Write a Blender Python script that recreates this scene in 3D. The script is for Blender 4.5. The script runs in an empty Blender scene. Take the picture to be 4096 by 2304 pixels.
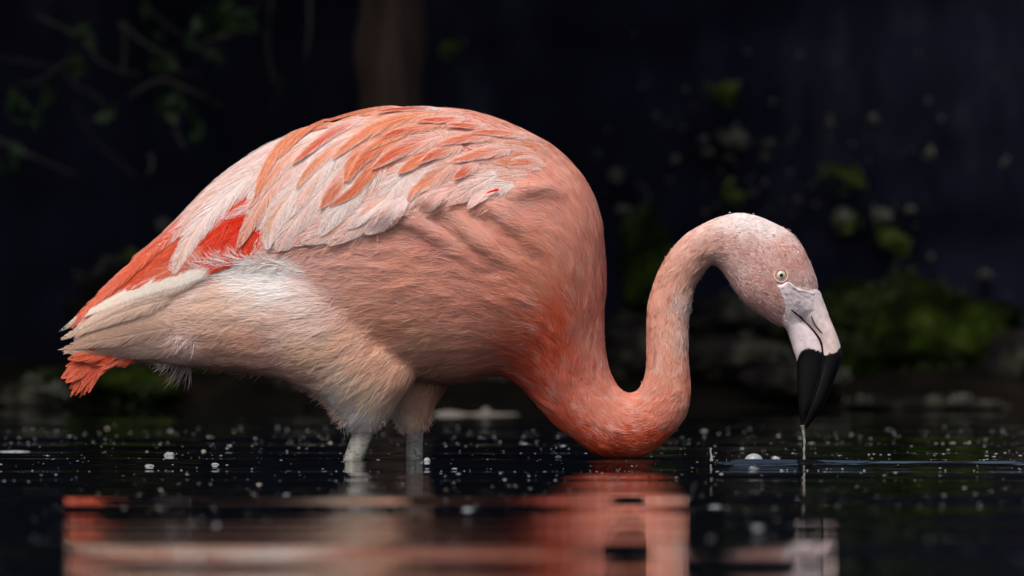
import bpy, math, random
import numpy as np
from mathutils import Vector, noise
from mathutils.bvhtree import BVHTree
random.seed(7); rng = np.random.default_rng(7)
sc = bpy.context.scene
K = 1.288/4096          # metres per photo pixel at the bird
D = 8.0                 # camera to bird
H = 0.217               # camera height above the water
R = math.radians
# ------------------------------------------------------------------ camera, world, sun, exposure
cam = bpy.data.objects.new('camera', bpy.data.cameras.new('camera')); sc.collection.objects.link(cam)
cam.location = (0, -D, H); cam.rotation_euler = (R(90), 0, 0)
cam.data.sensor_width = 36; cam.data.lens = 36*D/1.288
cam.data.clip_start = 0.1; cam.data.clip_end = 500
cam.data.dof.use_dof = True; cam.data.dof.focus_distance = D-0.07; cam.data.dof.aperture_fstop = 5.4
sc.camera = cam
SUN_EL, SUN_AZ = R(57), R(202)      # azimuth clockwise from +Y: behind the camera, a little left
w = bpy.data.worlds.new('World'); sc.world = w; w.use_nodes = True
nt = w.node_tree; bg = nt.nodes['Background']
sky = nt.nodes.new('ShaderNodeTexSky'); sky.sky_type = 'NISHITA'; sky.sun_disc = False
sky.sun_elevation = SUN_EL; sky.sun_rotation = SUN_AZ
sky.dust_density = 6.0; sky.air_density = 0.8; sky.ozone_density = 0.6
nt.links.new(sky.outputs[0], bg.inputs[0]); bg.inputs[1].default_value = 0.115
sl = bpy.data.lights.new('sun', 'SUN'); sl.energy = 1.75; sl.angle = R(22); sl.color = (1, .95, .885)
so = bpy.data.objects.new('sun', sl); sc.collection.objects.link(so)
sd = Vector((math.sin(SUN_AZ)*math.cos(SUN_EL), math.cos(SUN_AZ)*math.cos(SUN_EL), math.sin(SUN_EL)))
so.rotation_euler = sd.to_track_quat('Z', 'Y').to_euler()
sc.view_settings.view_transform = 'Standard'; sc.view_settings.look = 'None'
sc.view_settings.exposure = 0.28; sc.view_settings.gamma = 1
sc.cycles.max_bounces = 8; sc.cycles.transparent_max_bounces = 32; sc.cycles.use_denoising = True

# ------------------------------------------------------------------ helpers
def lin(c):
    c = np.asarray(c, float)/255
    return np.where(c <= .04045, c/12.92, ((c+.055)/1.055)**2.4)
def P(sx, sy, d=0.0):
    """photo pixel at depth d (metres behind the bird) -> a place in the world"""
    f = (D+d)/D
    return Vector(((sx-2048)*K*f, d, H+(1152-sy)*K*f))
def water_y(sy):
    """depth at which the water surface shows on photo row sy"""
    return H*D/((sy-1152)*K)/1.0*1.0 - D if sy > 1160 else 50
def link(o, parent=None):
    sc.collection.objects.link(o)
    if parent:
        o.parent = parent; o.location = -parent.location
    return o
def mesh(name, V, F, mat, parent=None, smooth=True, cols=None, uvs=None, fast=True):
    me = bpy.data.meshes.new(name)
    V = np.asarray(V, dtype=np.float32); F = np.asarray(F, dtype=np.int32)
    me.vertices.add(len(V)); me.vertices.foreach_set('co', V.ravel())
    k = F.shape[1]
    me.loops.add(F.size); me.loops.foreach_set('vertex_index', F.ravel())
    me.polygons.add(len(F)); me.polygons.foreach_set('loop_start', np.arange(0, F.size, k, dtype=np.int32))
    me.polygons.foreach_set('loop_total', np.full(len(F), k, dtype=np.int32))
    if smooth: me.polygons.foreach_set('use_smooth', np.ones(len(F), dtype=bool))
    me.update(calc_edges=True)
    if cols is not None:
        a = me.color_attributes.new('col', 'FLOAT_COLOR', 'POINT')
        c4 = np.ones((len(V), 4), dtype=np.float32); c4[:, :np.shape(cols)[1]] = cols
        a.data.foreach_set('color', c4.ravel())
    if uvs is not None:
        u = me.uv_layers.new(name='UVMap')
        u.data.foreach_set('uv', np.asarray(uvs, dtype=np.float32)[F.ravel()].ravel())
    me.validate()
    if mat: me.materials.append(mat)
    return link(bpy.data.objects.new(name, me), parent)
def tag(o, label=None, cat=None, group=None, kind=None):
    for k_, v_ in (('label', label), ('category', cat), ('group', group), ('kind', kind)):
        if v_: o[k_] = v_
    return o
def catmull(pts, n):
    """smooth resampling of rows of numbers, n samples in all"""
    P_ = np.asarray(pts, float); m = len(P_)
    t = np.linspace(0, m-1, n); i = np.minimum(t.astype(int), m-2); f = (t-i)[:, None]
    g = lambda j: P_[np.clip(j, 0, m-1)]
    a, b, c, d = g(i-1), g(i), g(i+1), g(i+2)
    return .5*((2*b)+(-a+c)*f+(2*a-5*b+4*c-d)*f**2+(-a+3*b-3*c+d)*f**3)
def grid_faces(nu, nv, closed=False):
    i, j = np.meshgrid(np.arange(nu-1), np.arange(nv if closed else nv-1), indexing='ij')
    j2 = (j+1) % nv
    return np.stack([i*nv+j, i*nv+j2, (i+1)*nv+j2, (i+1)*nv+j], -1).reshape(-1, 4)
def loft(ribs, nu, nv, yc=None, power=1.0):
    """ribs: (ax, ay, bx, by, halfwidth[, centre depth]) in photo pixels -> closed tube of quads"""
    r = catmull(ribs, nu)
    if r.shape[1] < 6: r = np.hstack([r, np.zeros((nu, 1))])
    th = np.linspace(0, 2*np.pi, nv, endpoint=False)
    c, s = np.cos(th), np.sin(th)
    s = np.sign(s)*np.abs(s)**power; c = np.sign(c)*np.abs(c)**power
    mx, my = (r[:, 0]+r[:, 2])/2, (r[:, 1]+r[:, 3])/2
    hx, hy = (r[:, 0]-r[:, 2])/2, (r[:, 1]-r[:, 3])/2
    X = mx[:, None]+hx[:, None]*c; Y = my[:, None]+hy[:, None]*c
    Dp = (r[:, 5][:, None]+r[:, 4][:, None]*s)*K
    V = np.stack([(X-2048)*K, Dp, H+(1152-Y)*K], -1).reshape(-1, 3)
    S = np.stack([X, Y], -1).reshape(-1, 2)
    F = grid_faces(nu, nv, True)
    # end caps: fans of quads degenerate to a centre point
    c0 = V[:nv].mean(0); c1 = V[-nv:].mean(0)
    n0 = len(V); V = np.vstack([V, c0, c1]); S = np.vstack([S, S[:nv].mean(0), S[-nv:].mean(0)])
    j = np.arange(0, nv, 2)
    f0 = np.stack([np.full(len(j), n0), (j+2) % nv, (j+1) % nv, j], -1)
    b = (nu-1)*nv
    f1 = np.stack([np.full(len(j), n0+1), b+j, b+(j+1) % nv, b+(j+2) % nv], -1)
    return V, np.vstack([F, f0, f1]), S
# ------------------------------------------------------------------ node materials
def new_mat(name):
    m = bpy.data.materials.new(name); m.use_nodes = True
    return m, m.node_tree, m.node_tree.nodes['Principled BSDF']
def N(t, typ, **kw):
    n = t.nodes.new(typ)
    for k_, v_ in kw.items(): setattr(n, k_, v_)
    return n
TONE = dict(wet_rock=.75, mud=.5, mossy_rock=.60, moss_leaf=.52, moss_bright=.55, lichen_pale=.5, bark=.7, twig_bark=.55, leaf_green=.6, dark_wall=1.0, foam=.62)
def noise_mat(name, stops, scale=8, rough=.85, bump=.4, detail=8, spec=.3, stretch=(1, 1, 1), dist=.02):
    m, t, b = new_mat(name)
    tc = N(t, 'ShaderNodeTexCoord'); mp = N(t, 'ShaderNodeMapping'); mp.inputs['Scale'].default_value = stretch
    nz = N(t, 'ShaderNodeTexNoise'); nz.inputs['Scale'].default_value = scale; nz.inputs['Detail'].default_value = detail
    nz.inputs['Roughness'].default_value = .62
    cr = N(t, 'ShaderNodeValToRGB')
    el = cr.color_ramp.elements
    while len(el) < len(stops): el.new(.5)
    kf = TONE.get(name, 1)
    for e, (p, c) in zip(el, stops): e.position = p; e.color = (*[q*kf for q in c], 1)
    bp = N(t, 'ShaderNodeBump'); bp.inputs['Strength'].default_value = bump; bp.inputs['Distance'].default_value = dist
    L = t.links.new
    L(tc.outputs['Object'], mp.inputs[0]); L(mp.outputs[0], nz.inputs['Vector']); L(nz.outputs[0], cr.inputs[0])
    L(cr.outputs[0], b.inputs['Base Color']); L(nz.outputs[0], bp.inputs['Height']); L(bp.outputs[0], b.inputs['Normal'])
    b.inputs['Roughness'].default_value = rough; b.inputs['Specular IOR Level'].default_value = spec
    return m
def col_mat(name, rough=.6, spec=.25, trans=0.0, barbs=False, bump=0.0, bscale=600, stretch=(1, 1, 1), coat=0):
    """colour from the vertices (pigment), grain from noise"""
    m, t, b = new_mat(name); L = t.links.new
    at = N(t, 'ShaderNodeAttribute', attribute_name='col')
    src = at.outputs['Color']
    b.inputs['Roughness'].default_value = rough; b.inputs['Specular IOR Level'].default_value = spec
    b.inputs['Coat Weight'].default_value = coat; b.inputs['Coat Roughness'].default_value = .12
    if barbs or bump:
        nz = N(t, 'ShaderNodeTexNoise'); nz.inputs['Detail'].default_value = 3
        mp = N(t, 'ShaderNodeMapping')
        tc = N(t, 'ShaderNodeTexCoord')
        L(tc.outputs['UV' if barbs else 'Object'], mp.inputs[0]); L(mp.outputs[0], nz.inputs['Vector'])
        mp.inputs['Scale'].default_value = (260, 1.3, 1) if barbs else stretch
        nz.inputs['Scale'].default_value = 3.0 if barbs else bscale
        bp = N(t, 'ShaderNodeBump'); bp.inputs['Strength'].default_value = bump or .35; bp.inputs['Distance'].default_value = .0012
        L(nz.outputs[0], bp.inputs['Height']); L(bp.outputs[0], b.inputs['Normal'])
        mr = N(t, 'ShaderNodeMapRange'); mr.inputs['From Min'].default_value = .3; mr.inputs['From Max'].default_value = .7
        mr.inputs['To Min'].default_value = .84; mr.inputs['To Max'].default_value = 1.08
        mx = N(t, 'ShaderNodeVectorMath', operation='SCALE')
        L(nz.outputs[0], mr.inputs[0]); L(src, mx.inputs[0]); L(mr.outputs[0], mx.inputs['Scale'])
        src = mx.outputs[0]
    L(src, b.inputs['Base Color'])
    if barbs:
        ad = N(t, 'ShaderNodeMath', operation='MULTIPLY_ADD'); L(nz.outputs[0], ad.inputs[0]); ad.inputs[1].default_value = 1.7; ad.inputs[2].default_value = -.85
        ad2 = N(t, 'ShaderNodeMath', operation='MULTIPLY_ADD', use_clamp=True); L(at.outputs['Alpha'], ad2.inputs[0]); ad2.inputs[1].default_value = 1.25; L(ad.outputs[0], ad2.inputs[2])
        fade = ad2.outputs[0]
    if trans:
        tr = N(t, 'ShaderNodeBsdfTranslucent'); ms = N(t, 'ShaderNodeMixShader'); ms.inputs[0].default_value = trans
        L(src, tr.inputs[0]); L(b.outputs[0], ms.inputs[1]); L(tr.outputs[0], ms.inputs[2])
        last = ms.outputs[0]
        if barbs:
            tp = N(t, 'ShaderNodeBsdfTransparent'); m2 = N(t, 'ShaderNodeMixShader'); L(fade, m2.inputs[0]); L(tp.outputs[0], m2.inputs[1]); L(last, m2.inputs[2]); last = m2.outputs[0]
        L(last, t.nodes['Material Output'].inputs[0])
    return m

M_down = col_mat('down', rough=.75, spec=.10, trans=.34)
M_feather = col_mat('feather_vane', rough=.7, spec=.12, trans=.30, barbs=True, bump=.3)
M_skin = col_mat('under_plumage', rough=.8, spec=.1)
M_bill = col_mat('bill_horn', rough=.27, spec=.32, bump=.12, bscale=160, coat=0)
M_leg = col_mat('leg_skin', rough=.5, spec=.35, bump=.6, bscale=70, stretch=(1, 1, .35))

# ================================================================== WATER
def wave(x, y):
    x = np.asarray(x, float); y = np.asarray(y, float)
    q = y + .05*np.sin(x*1.1+1.7)+.018*np.sin(x*3.1+y*1.3)+.006*np.sin(x*8.3+2)
    g = lambda lam, s, ph: math.radians(s)*lam/(2*np.pi)*np.sin(2*np.pi*q/lam+ph)
    near = np.clip((-y+.8)/1.9, .75, 1.0)
    z = g(1.3, .12, .4)+g(.66, .48, 1.1)+g(.43, .52, 2.6)+g(.29, .34, .9)+g(.173, .36, .3)+g(.097, .22, 4.0)+g(.061, .11, 1.0)
    z += math.radians(.22)*.05/(2*np.pi)*np.sin(2*np.pi*(y+.3*np.sin(x*2.2))/.045+x*3)
    z *= near
    # the one steep ripple running right of the bird
    yr = -.155+.02*np.sin(x*3+1)+.004*np.sin(x*21)
    amp = .0056*np.clip((x-.22)/.06, 0, 1)*np.clip((1.6-x)/.5, 0, 1)*(.75+.25*np.sin(x*9))
    q2 = y-yr; z += amp*np.where(q2 < .009, np.clip((q2+.009)/.018, 0, 1), np.exp(-np.maximum(q2-.009, 0)/.022))
    # rings round the legs and under the neck
    for cx, cy, a in ((-.2005, -.035, .0007), (-.124, .03, .0007), (.145, 0, .0019), (.378, 0, .0013)):
        r = np.hypot(x-cx, (y-cy))
        z += a*np.cos(2*np.pi*r/.034)*np.exp(-(r/.09)**2)
    return z
def build_water():
    xs = np.concatenate([np.linspace(-9, -.95, 60), np.linspace(-.93, .93, 200), np.linspace(.95, 9, 60)])
    ys = np.concatenate([np.linspace(-16, -4.6, 90), np.linspace(-4.58, -.62, 420), np.linspace(-.61, -.26, 110), np.linspace(-.258, -.06, 170), np.linspace(-.057, .5, 160), np.linspace(.51, 4.2, 260)])
    Y, X = np.meshgrid(ys, xs, indexing='ij')
    V = np.stack([X, Y, wave(X, Y)], -1).reshape(-1, 3)
    m, t, b = new_mat('pond_water'); L = t.links.new
    b.inputs['Base Color'].default_value = (.0035, .0045, .005, 1); b.inputs['Roughness'].default_value = .015
    b.inputs['IOR'].default_value = 1.333; b.inputs['Specular IOR Level'].default_value = .5
    tc = N(t, 'ShaderNodeTexCoord'); mp = N(t, 'ShaderNodeMapping'); mp.inputs['Scale'].default_value = (2.2, 16, 1)
    nz = N(t, 'ShaderNodeTexNoise'); nz.inputs['Scale'].default_value = 1.0; nz.inputs['Detail'].default_value = 3
    bp = N(t, 'ShaderNodeBump'); bp.inputs['Strength'].default_value = 1; bp.inputs['Distance'].default_value = .00022
    L(tc.outputs['Object'], mp.inputs[0]); L(mp.outputs[0], nz.inputs['Vector']); L(nz.outputs[0], bp.inputs['Height']); L(bp.outputs[0], b.inputs['Normal'])
    o = mesh('water', V, grid_faces(len(ys), len(xs)), m)
    tag(o, kind='structure', label='dark still pond water with long low ripples')
build_water()

# ================================================================== BACKGROUND
WALL_Y = 4.6
def noisy(p, s, amp, oct_=4): return amp*noise.fractal(Vector(p)*s, 1.0, 2.0, oct_)
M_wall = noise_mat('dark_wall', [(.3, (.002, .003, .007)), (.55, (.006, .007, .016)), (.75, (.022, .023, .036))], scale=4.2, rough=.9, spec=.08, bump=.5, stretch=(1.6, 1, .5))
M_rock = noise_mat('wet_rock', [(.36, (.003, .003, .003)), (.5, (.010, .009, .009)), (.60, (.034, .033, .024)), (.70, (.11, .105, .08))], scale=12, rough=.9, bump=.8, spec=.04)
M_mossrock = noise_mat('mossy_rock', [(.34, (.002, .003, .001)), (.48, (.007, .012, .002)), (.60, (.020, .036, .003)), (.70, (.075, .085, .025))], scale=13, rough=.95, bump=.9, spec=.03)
M_moss = noise_mat('moss_bright', [(.3, (.04, .06, .01)), (.55, (.12, .18, .02)), (.75, (.26, .32, .06))], scale=30, rough=.95, bump=.9)
M_lich = noise_mat('lichen_pale', [(.3, (.05, .06, .045)), (.55, (.16, .17, .13)), (.75, (.34, .35, .29))], scale=28, rough=.95, bump=.9)
M_mossleaf = noise_mat('moss_leaf', [(.3, (.008, .016, .002)), (.6, (.030, .052, .004)), (.75, (.09, .11, .03))], scale=9, rough=.9)
M_bark = noise_mat('bark', [(.3, (.010, .006, .005)), (.5, (.040, .024, .017)), (.7, (.085, .055, .040))], scale=10, rough=.9, bump=1.0, stretch=(3, 3, .35))
M_twig = noise_mat('twig_bark', [(.3, (.03, .028, .026)), (.7, (.10, .09, .08))], scale=20, rough=.9)
M_leaf = noise_mat('leaf_green', [(.3, (.010, .030, .006)), (.7, (.035, .085, .018))], scale=12, rough=.6)
M_dleaf = noise_mat('shade_crown_leaf', [(.3, (.012, .03, .008)), (.7, (.04, .09, .02))], scale=3, rough=.7)
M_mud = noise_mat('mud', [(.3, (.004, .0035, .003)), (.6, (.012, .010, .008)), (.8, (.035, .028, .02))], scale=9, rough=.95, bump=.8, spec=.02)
M_log = noise_mat('weathered_log', [(.3, (.04, .036, .034)), (.7, (.15, .135, .12))], scale=9, rough=.8, stretch=(.4, 2, 2))

def build_wall():
    nx, nz = 260, 90
    xs = np.linspace(-6, 6, nx); zs = np.linspace(-.4, 1.55, nz); V = []
    for z in zs:
        for x in xs:
            yy = WALL_Y+noisy((x, 1.3, z), 1.3, .10)+noisy((x, 7, z), 6, .025)
            V.append((x, yy, z))
    V += [(v[0], WALL_Y+.6, v[2]) for v in V]
    F = grid_faces(nz, nx); n = nx*nz
    e = [(i, i+1, n+i+1, n+i) for i in range((nz-1)*nx, nz*nx-1)] + [(i*nx, (i+1)*nx, n+(i+1)*nx, n+i*nx) for i in range(nz-1)] + \
        [((i+1)*nx-1, (i+2)*nx-1, n+(i+2)*nx-1, n+(i+1)*nx-1) for i in range(nz-1)]
    F = np.vstack([F, F+n, np.array(e)])
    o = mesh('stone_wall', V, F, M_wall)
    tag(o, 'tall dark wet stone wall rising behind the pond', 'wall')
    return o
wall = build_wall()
def build_bank():
    nx, ny = 240, 40
    V = []
    for j in range(ny):
        for i in range(nx):
            x = -9+18*i/(nx-1); y = 3.35+ (6.5-3.35)*j/(ny-1)
            z = -.10+.16*min(1, (y-3.35)/.5)+noisy((x, y, 0), 2.2, .035)+noisy((x, y, 3), 9, .012)
            V.append((x, y, z))
    o = mesh('bank', V, grid_faces(ny, nx), M_mud); tag(o, kind='structure', label='dark muddy bank at the foot of the wall')
    V = [(-60, -60, -.35), (60, -60, -.35), (60, 60, -.35), (-60, 60, -.35)]
    o = mesh('ground', V, [(0, 1, 2, 3)], M_mud, smooth=False); tag(o, kind='structure', label='dark pond bed and ground')
build_bank()
def icos(sub):
    import bmesh
    bm = bmesh.new(); bmesh.ops.create_icosphere(bm, subdivisions=sub, radius=1)
    V = np.array([v.co[:] for v in bm.verts]); F = np.array([[v.index for v in f.verts] for f in bm.faces]); bm.free()
    return V, F
ICO4, ICO3, ICO2, ICO1 = icos(5), icos(4), icos(3), icos(2)
def blob(name, c, size, mat, ico=ICO3, rough=.28, s=1.3, parent=None, squash=None, seed=0):
    V0, F = ico; V = []
    for v in V0:
        n1 = 1+noisy((v[0]+seed*3.1, v[1]-seed, v[2]+seed*1.7), s, rough, 5)
        V.append((c[0]+v[0]*size[0]*n1, c[1]+v[1]*size[1]*n1, c[2]+v[2]*size[2]*n1))
    return mesh(name, V, F, mat, parent)
# rocks: photo x, photo y of centre, half width, half height, depth, material, label
def rock(sx, sy, hw, hh, d, mat, label, name='rock', seed=1, rough=.3, hd=None):
    f = K*(D+d)/D; c = P(sx, sy, d)
    root = bpy.data.objects.new(name, None)
    o = blob(name, (0, 0, 0), (hw*f, (hd or hw*.6)*f, hh*f), mat, ICO4 if hw > 200 else ICO3, rough, 1.5, seed=seed)
    o.location = c
    tag(o, label, 'rock')
    bpy.data.objects.remove(root)
    return o
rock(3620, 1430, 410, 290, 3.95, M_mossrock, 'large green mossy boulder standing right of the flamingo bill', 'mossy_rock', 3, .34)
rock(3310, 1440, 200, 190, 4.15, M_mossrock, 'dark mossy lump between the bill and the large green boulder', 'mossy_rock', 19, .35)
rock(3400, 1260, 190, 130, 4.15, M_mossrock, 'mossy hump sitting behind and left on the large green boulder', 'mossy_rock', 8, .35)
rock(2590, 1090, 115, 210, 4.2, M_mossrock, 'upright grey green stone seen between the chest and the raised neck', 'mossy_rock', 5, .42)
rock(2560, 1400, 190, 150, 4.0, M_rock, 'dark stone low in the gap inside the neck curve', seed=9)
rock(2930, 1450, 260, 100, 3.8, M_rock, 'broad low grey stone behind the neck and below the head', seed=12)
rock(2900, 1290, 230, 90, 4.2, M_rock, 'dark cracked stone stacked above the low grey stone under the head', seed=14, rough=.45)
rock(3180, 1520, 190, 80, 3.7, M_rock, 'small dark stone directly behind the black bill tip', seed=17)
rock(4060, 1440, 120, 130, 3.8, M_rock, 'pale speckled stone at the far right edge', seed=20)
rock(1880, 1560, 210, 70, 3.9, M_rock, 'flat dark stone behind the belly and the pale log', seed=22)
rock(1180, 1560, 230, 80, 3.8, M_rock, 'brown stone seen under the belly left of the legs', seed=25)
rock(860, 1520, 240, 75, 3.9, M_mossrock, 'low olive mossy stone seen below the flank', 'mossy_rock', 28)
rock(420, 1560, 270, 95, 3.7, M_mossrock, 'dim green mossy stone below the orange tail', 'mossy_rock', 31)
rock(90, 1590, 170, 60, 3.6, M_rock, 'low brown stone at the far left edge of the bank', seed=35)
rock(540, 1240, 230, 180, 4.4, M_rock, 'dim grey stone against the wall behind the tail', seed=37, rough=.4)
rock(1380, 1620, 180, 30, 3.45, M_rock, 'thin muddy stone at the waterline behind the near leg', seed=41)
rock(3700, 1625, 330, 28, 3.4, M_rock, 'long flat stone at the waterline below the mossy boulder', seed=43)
# lumps of moss and lichen growing on the wall: parts of the wall
patches = [(2905, 365, 62, 44, 'm'), (2940, 560, 70, 46, 'l'), (2815, 560, 22, 22, 'l'), (2828, 612, 30, 24, 'l'), (2700, 640, 22, 26, 'l'),
 (3078, 575, 26, 20, 'l'), (3062, 632, 22, 20, 'l'), (3410, 712, 44, 54, 'm'), (3335, 682, 40, 20, 'm'), (3372, 880, 52, 56, 'l'), (3392, 892, 34, 38, 'm'),
 (3530, 866, 52, 38, 'l'), (3560, 955, 60, 46, 'm'), (3600, 985, 34, 34, 'm'), (2492, 842, 34, 28, 'l'), (2462, 700, 36, 36, 'l'), (2930, 780, 44, 26, 'm'),
 (3012, 770, 22, 18, 'l'), (3190, 800, 18, 16, 'l'), (3720, 620, 26, 40, 'l'), (3490, 480, 24, 32, 'l'), (2740, 360, 16, 16, 'l'), (2990, 212, 16, 16, 'l'),
 (2390, 615, 18, 14, 'l'), (3640, 840, 26, 22, 'l'), (3320, 500, 18, 26, 'l'), (655, 905, 30, 40, 'l'), (530, 1040, 34, 28, 'm'), (2560, 740, 14, 16, 'l'),
 (1800, 190, 34, 30, 'm'), (3940, 1100, 30, 24, 'l'), (3250, 740, 16, 18, 'l'), (2660, 500, 16, 14, 'l')]
for i, (sx, sy, a, b_, k_) in enumerate(patches):
    d = WALL_Y-.05; f = K*(D+d)/D
    c = P(sx, sy, d)
    nm = 'moss_clump' if k_ == 'm' else 'lichen_patch'
    o = blob(nm, (0, 0, 0), (a*f*.8, .03, b_*f*.8), M_moss if k_ == 'm' else M_lich, ICO2, .5, 1.8, seed=i)
    o.parent = wall; o.location = c
for i in range(85):
    sx, sy = random.gauss(3000, 520), random.gauss(700, 240)
    if not 2380 < sx < 4050: continue
    d = WALL_Y-.03; f = K*(D+d)/D; a = random.uniform(5, 13)
    o = blob('lichen_spot', (0, 0, 0), (a*f, .015, a*f), M_lich, ICO1, .3, 1.5, seed=i); o.parent = wall; o.location = P(sx, sy, d)

def leaf_quads(centres, size):
    n = len(centres); c = np.asarray(centres)
    a = rng.normal(size=(n, 3)); a /= np.linalg.norm(a, axis=1)[:, None]
    b_ = rng.normal(size=(n, 3)); b_ -= a*(a*b_).sum(1)[:, None]; b_ /= np.linalg.norm(b_, axis=1)[:, None]
    s_ = (size*rng.uniform(.5, 1.4, n))[:, None]; nn = np.cross(a, b_)
    return np.stack([c-a*s_, c+b_*s_*.45+nn*s_*.12, c+a*s_, c-b_*s_*.45+nn*s_*.12], 1).reshape(-1, 3), np.arange(4*n).reshape(-1, 4)
cs = []
for (sx, sy, a, b_, k_) in patches:
    if a < 28 or k_ == 'l': continue
    f = K*(D+WALL_Y-.06)/D
    for _ in range(26): cs.append(P(sx+random.gauss(0, a*.62), sy+random.gauss(0, b_*.62), WALL_Y-.06-abs(random.gauss(0, .02)))[:])
V, F = leaf_quads(cs, .011); o = mesh('moss_fringe', V, F, M_moss, wall, smooth=False); o['kind'] = 'stuff'; o.location = (0, 0, 0)
def on_rock(o, n, size, mat, up=.1):
    me = o.data; co = np.empty(len(me.vertices)*3, np.float32); me.vertices.foreach_get('co', co); co = co.reshape(-1, 3)
    no = np.empty(len(me.vertices)*3, np.float32); me.vertices.foreach_get('normal', no); no = no.reshape(-1, 3)
    ok = np.flatnonzero((no[:, 2] > up-.3) & (no[:, 1] < .3))
    keep = [i for i in ok if noise.noise(Vector(co[i])*9) > .02]
    idx = rng.choice(keep, n); V, F = leaf_quads(co[idx]+no[idx]*.004+rng.normal(size=(n, 3))*.004, size)
    m = mesh('moss_leaves', V, F, mat, None, smooth=False); m.parent = o; m['kind'] = 'stuff'
for o in [x for x in sc.collection.objects if x.name.startswith('mossy_rock')]: on_rock(o, 900, .0085, M_mossleaf)
for o in [x for x in sc.collection.objects if x.name.startswith('rock')]: on_rock(o, 90, .007, M_lich, .3)
def tube(path, radii, nv=8):
    path = [Vector(p) for p in path]; V = []; n = len(path)
    for i, p in enumerate(path):
        t = (path[min(i+1, n-1)]-path[max(i-1, 0)]).normalized()
        a = t.orthogonal().normalized(); b_ = t.cross(a)
        if i and a.dot(pa) < 0: a, b_ = -a, -b_
        pa = a
        for j in range(nv):
            th = 2*math.pi*j/nv
            V.append(p+(a*math.cos(th)+b_*math.sin(th))*radii[i])
    return np.array([v[:] for v in V]), grid_faces(n, nv, True)
def join(parts):
    Vs, Fs, n = [], [], 0
    for V, F in parts: Vs.append(V); Fs.append(F+n); n += len(V)
    return np.vstack(Vs), np.vstack(Fs)
# tree with its trunk behind the bird and an unseen leaf canopy added to shade the wall
def leaves_mesh(centres, size, nrm=None):
    n = len(centres); c = np.asarray(centres)
    a = rng.normal(size=(n, 3)); a /= np.linalg.norm(a, axis=1)[:, None]
    b_ = rng.normal(size=(n, 3)); b_ -= a*(a*b_).sum(1)[:, None]; b_ /= np.linalg.norm(b_, axis=1)[:, None]
    s = (size*rng.uniform(.6, 1.3, n))[:, None]; nn = np.cross(a, b_)
    V = np.stack([c-a*s, c+b_*s*.45+nn*s*.12, c+a*s, c-b_*s*.45+nn*s*.12], 1).reshape(-1, 3)
    return V, np.arange(4*n).reshape(-1, 4)
tree = bpy.data.objects.new('tree', None); sc.collection.objects.link(tree)
TY = 4.05; tree.location = P(1570, 1640, TY)
tag(tree, 'brown tree trunk rising behind the back of the flamingo', 'tree')
tf = (D+TY)/D
pth = [P(1575, 1660, TY), P(1570, 1200, TY), P(1566, 700, TY), P(1568, 200, TY), P(1560, -400, TY), P(1500, -1100, TY), P(1420, -2200, TY)]
pp = catmull([p[:] for p in pth], 60)
V, F = tube(pp, [ (158-(i/60)*45+8*math.sin(i*.9))*K*tf for i in range(60)], 40)
V = np.array([np.array(v)+np.array(noise.noise_vector(Vector(v)*9))*.012 for v in V])
mesh('trunk', V, F, M_bark, tree)
limbs = []
for i in range(16):
    a = 2*math.pi*i/16+.3; b0 = Vector(pp[45+i % 12]); L_ = random.uniform(1.6, 3.2)
    e = b0+Vector((math.cos(a)*L_*1.6, math.sin(a)*L_*.5-.2, random.uniform(.1, .7)))
    mid = (b0+e)/2+Vector((0, 0, .25))
    q = catmull([b0[:], mid[:], e[:]], 10); limbs.append(tube(q, np.linspace(.045, .01, 10), 7))
V, F = join(limbs); mesh('limb', V, F, M_bark, tree)
cs = []
while len(cs) < 15000:
    p = np.array([rng.uniform(-5, .35), rng.uniform(2.3, 7.2), rng.uniform(1.5, 2.4)])
    if noise.noise(Vector(p)*1.6) > -.12 and (p[1] > 2.5+.4*noise.noise(Vector((p[0]*1.3, 0, 5)))): cs.append(p)
V, F = leaves_mesh(cs, .075); o = mesh('shade_crown', V, F, M_dleaf, tree, smooth=False); o['kind'] = 'stuff'  # leaves above the view, added to darken the wall and bank

# bush of thin twigs with a few leaves, upper left
bush = bpy.data.objects.new('bush', None); sc.collection.objects.link(bush); bush.location = P(600, 1500, 4.25)
tag(bush, 'sparse dark bush of thin grey twigs and few green leaves at upper left', 'bush')
twigs = [[(-60, 225), (90, 245), (220, 268)], [(255, 290), (320, 350), (390, 385), (440, 460)], [(490, 90), (560, 160), (650, 215), (700, 280), (800, 300)],
 [(520, 385), (640, 320), (760, 360), (880, 420), (920, 440)], [(700, 520), (740, 590), (770, 640)], [(1130, 300), (1120, 360), (1090, 430)],
 [(60, 330), (140, 330), (260, 250), (320, 170)], [(820, 160), (930, 140), (1010, 60), (1060, -40)], [(480, 90), (500, 160), (490, 300)], [(1235, -40), (1240, 80), (1225, 240)],
 [(-50, 540), (120, 620), (300, 700)], [(560, -40), (620, 60), (760, 160), (900, 200)], [(300, 420), (380, 560), (540, 700)], [(1090, -30), (1070, 180), (1100, 340)],
 [(140, 60), (300, 140), (420, 260), (560, 300)], [(600, 620), (610, 660), (590, 700)]]
for i, tw in enumerate(twigs):
    d = 4.2-.05*(i % 4)
    q = catmull([P(x, y, d+.06*math.sin(k+i))[:] for k, (x, y) in enumerate(tw)], 18)
    V, F = tube(q, np.linspace(9, 4, 18)*K*1.5, 6); mesh('twig', V, F, M_twig, bush)
leafpts = [(900, 55, 70, 34), (590, 48, 22, 8), (310, 265, 45, 12), (650, 250, 45, 14), (670, 415, 60, 20), (60, 410, 50, 10), (130, 470, 50, 10), (620, 145, 22, 5),
 (860, 240, 40, 7), (330, 150, 60, 7), (980, 90, 40, 10), (780, 520, 60, 6), (200, 380, 60, 6), (450, 430, 60, 7), (760, 130, 70, 7), (60, 640, 60, 5)]
n = 0
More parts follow.
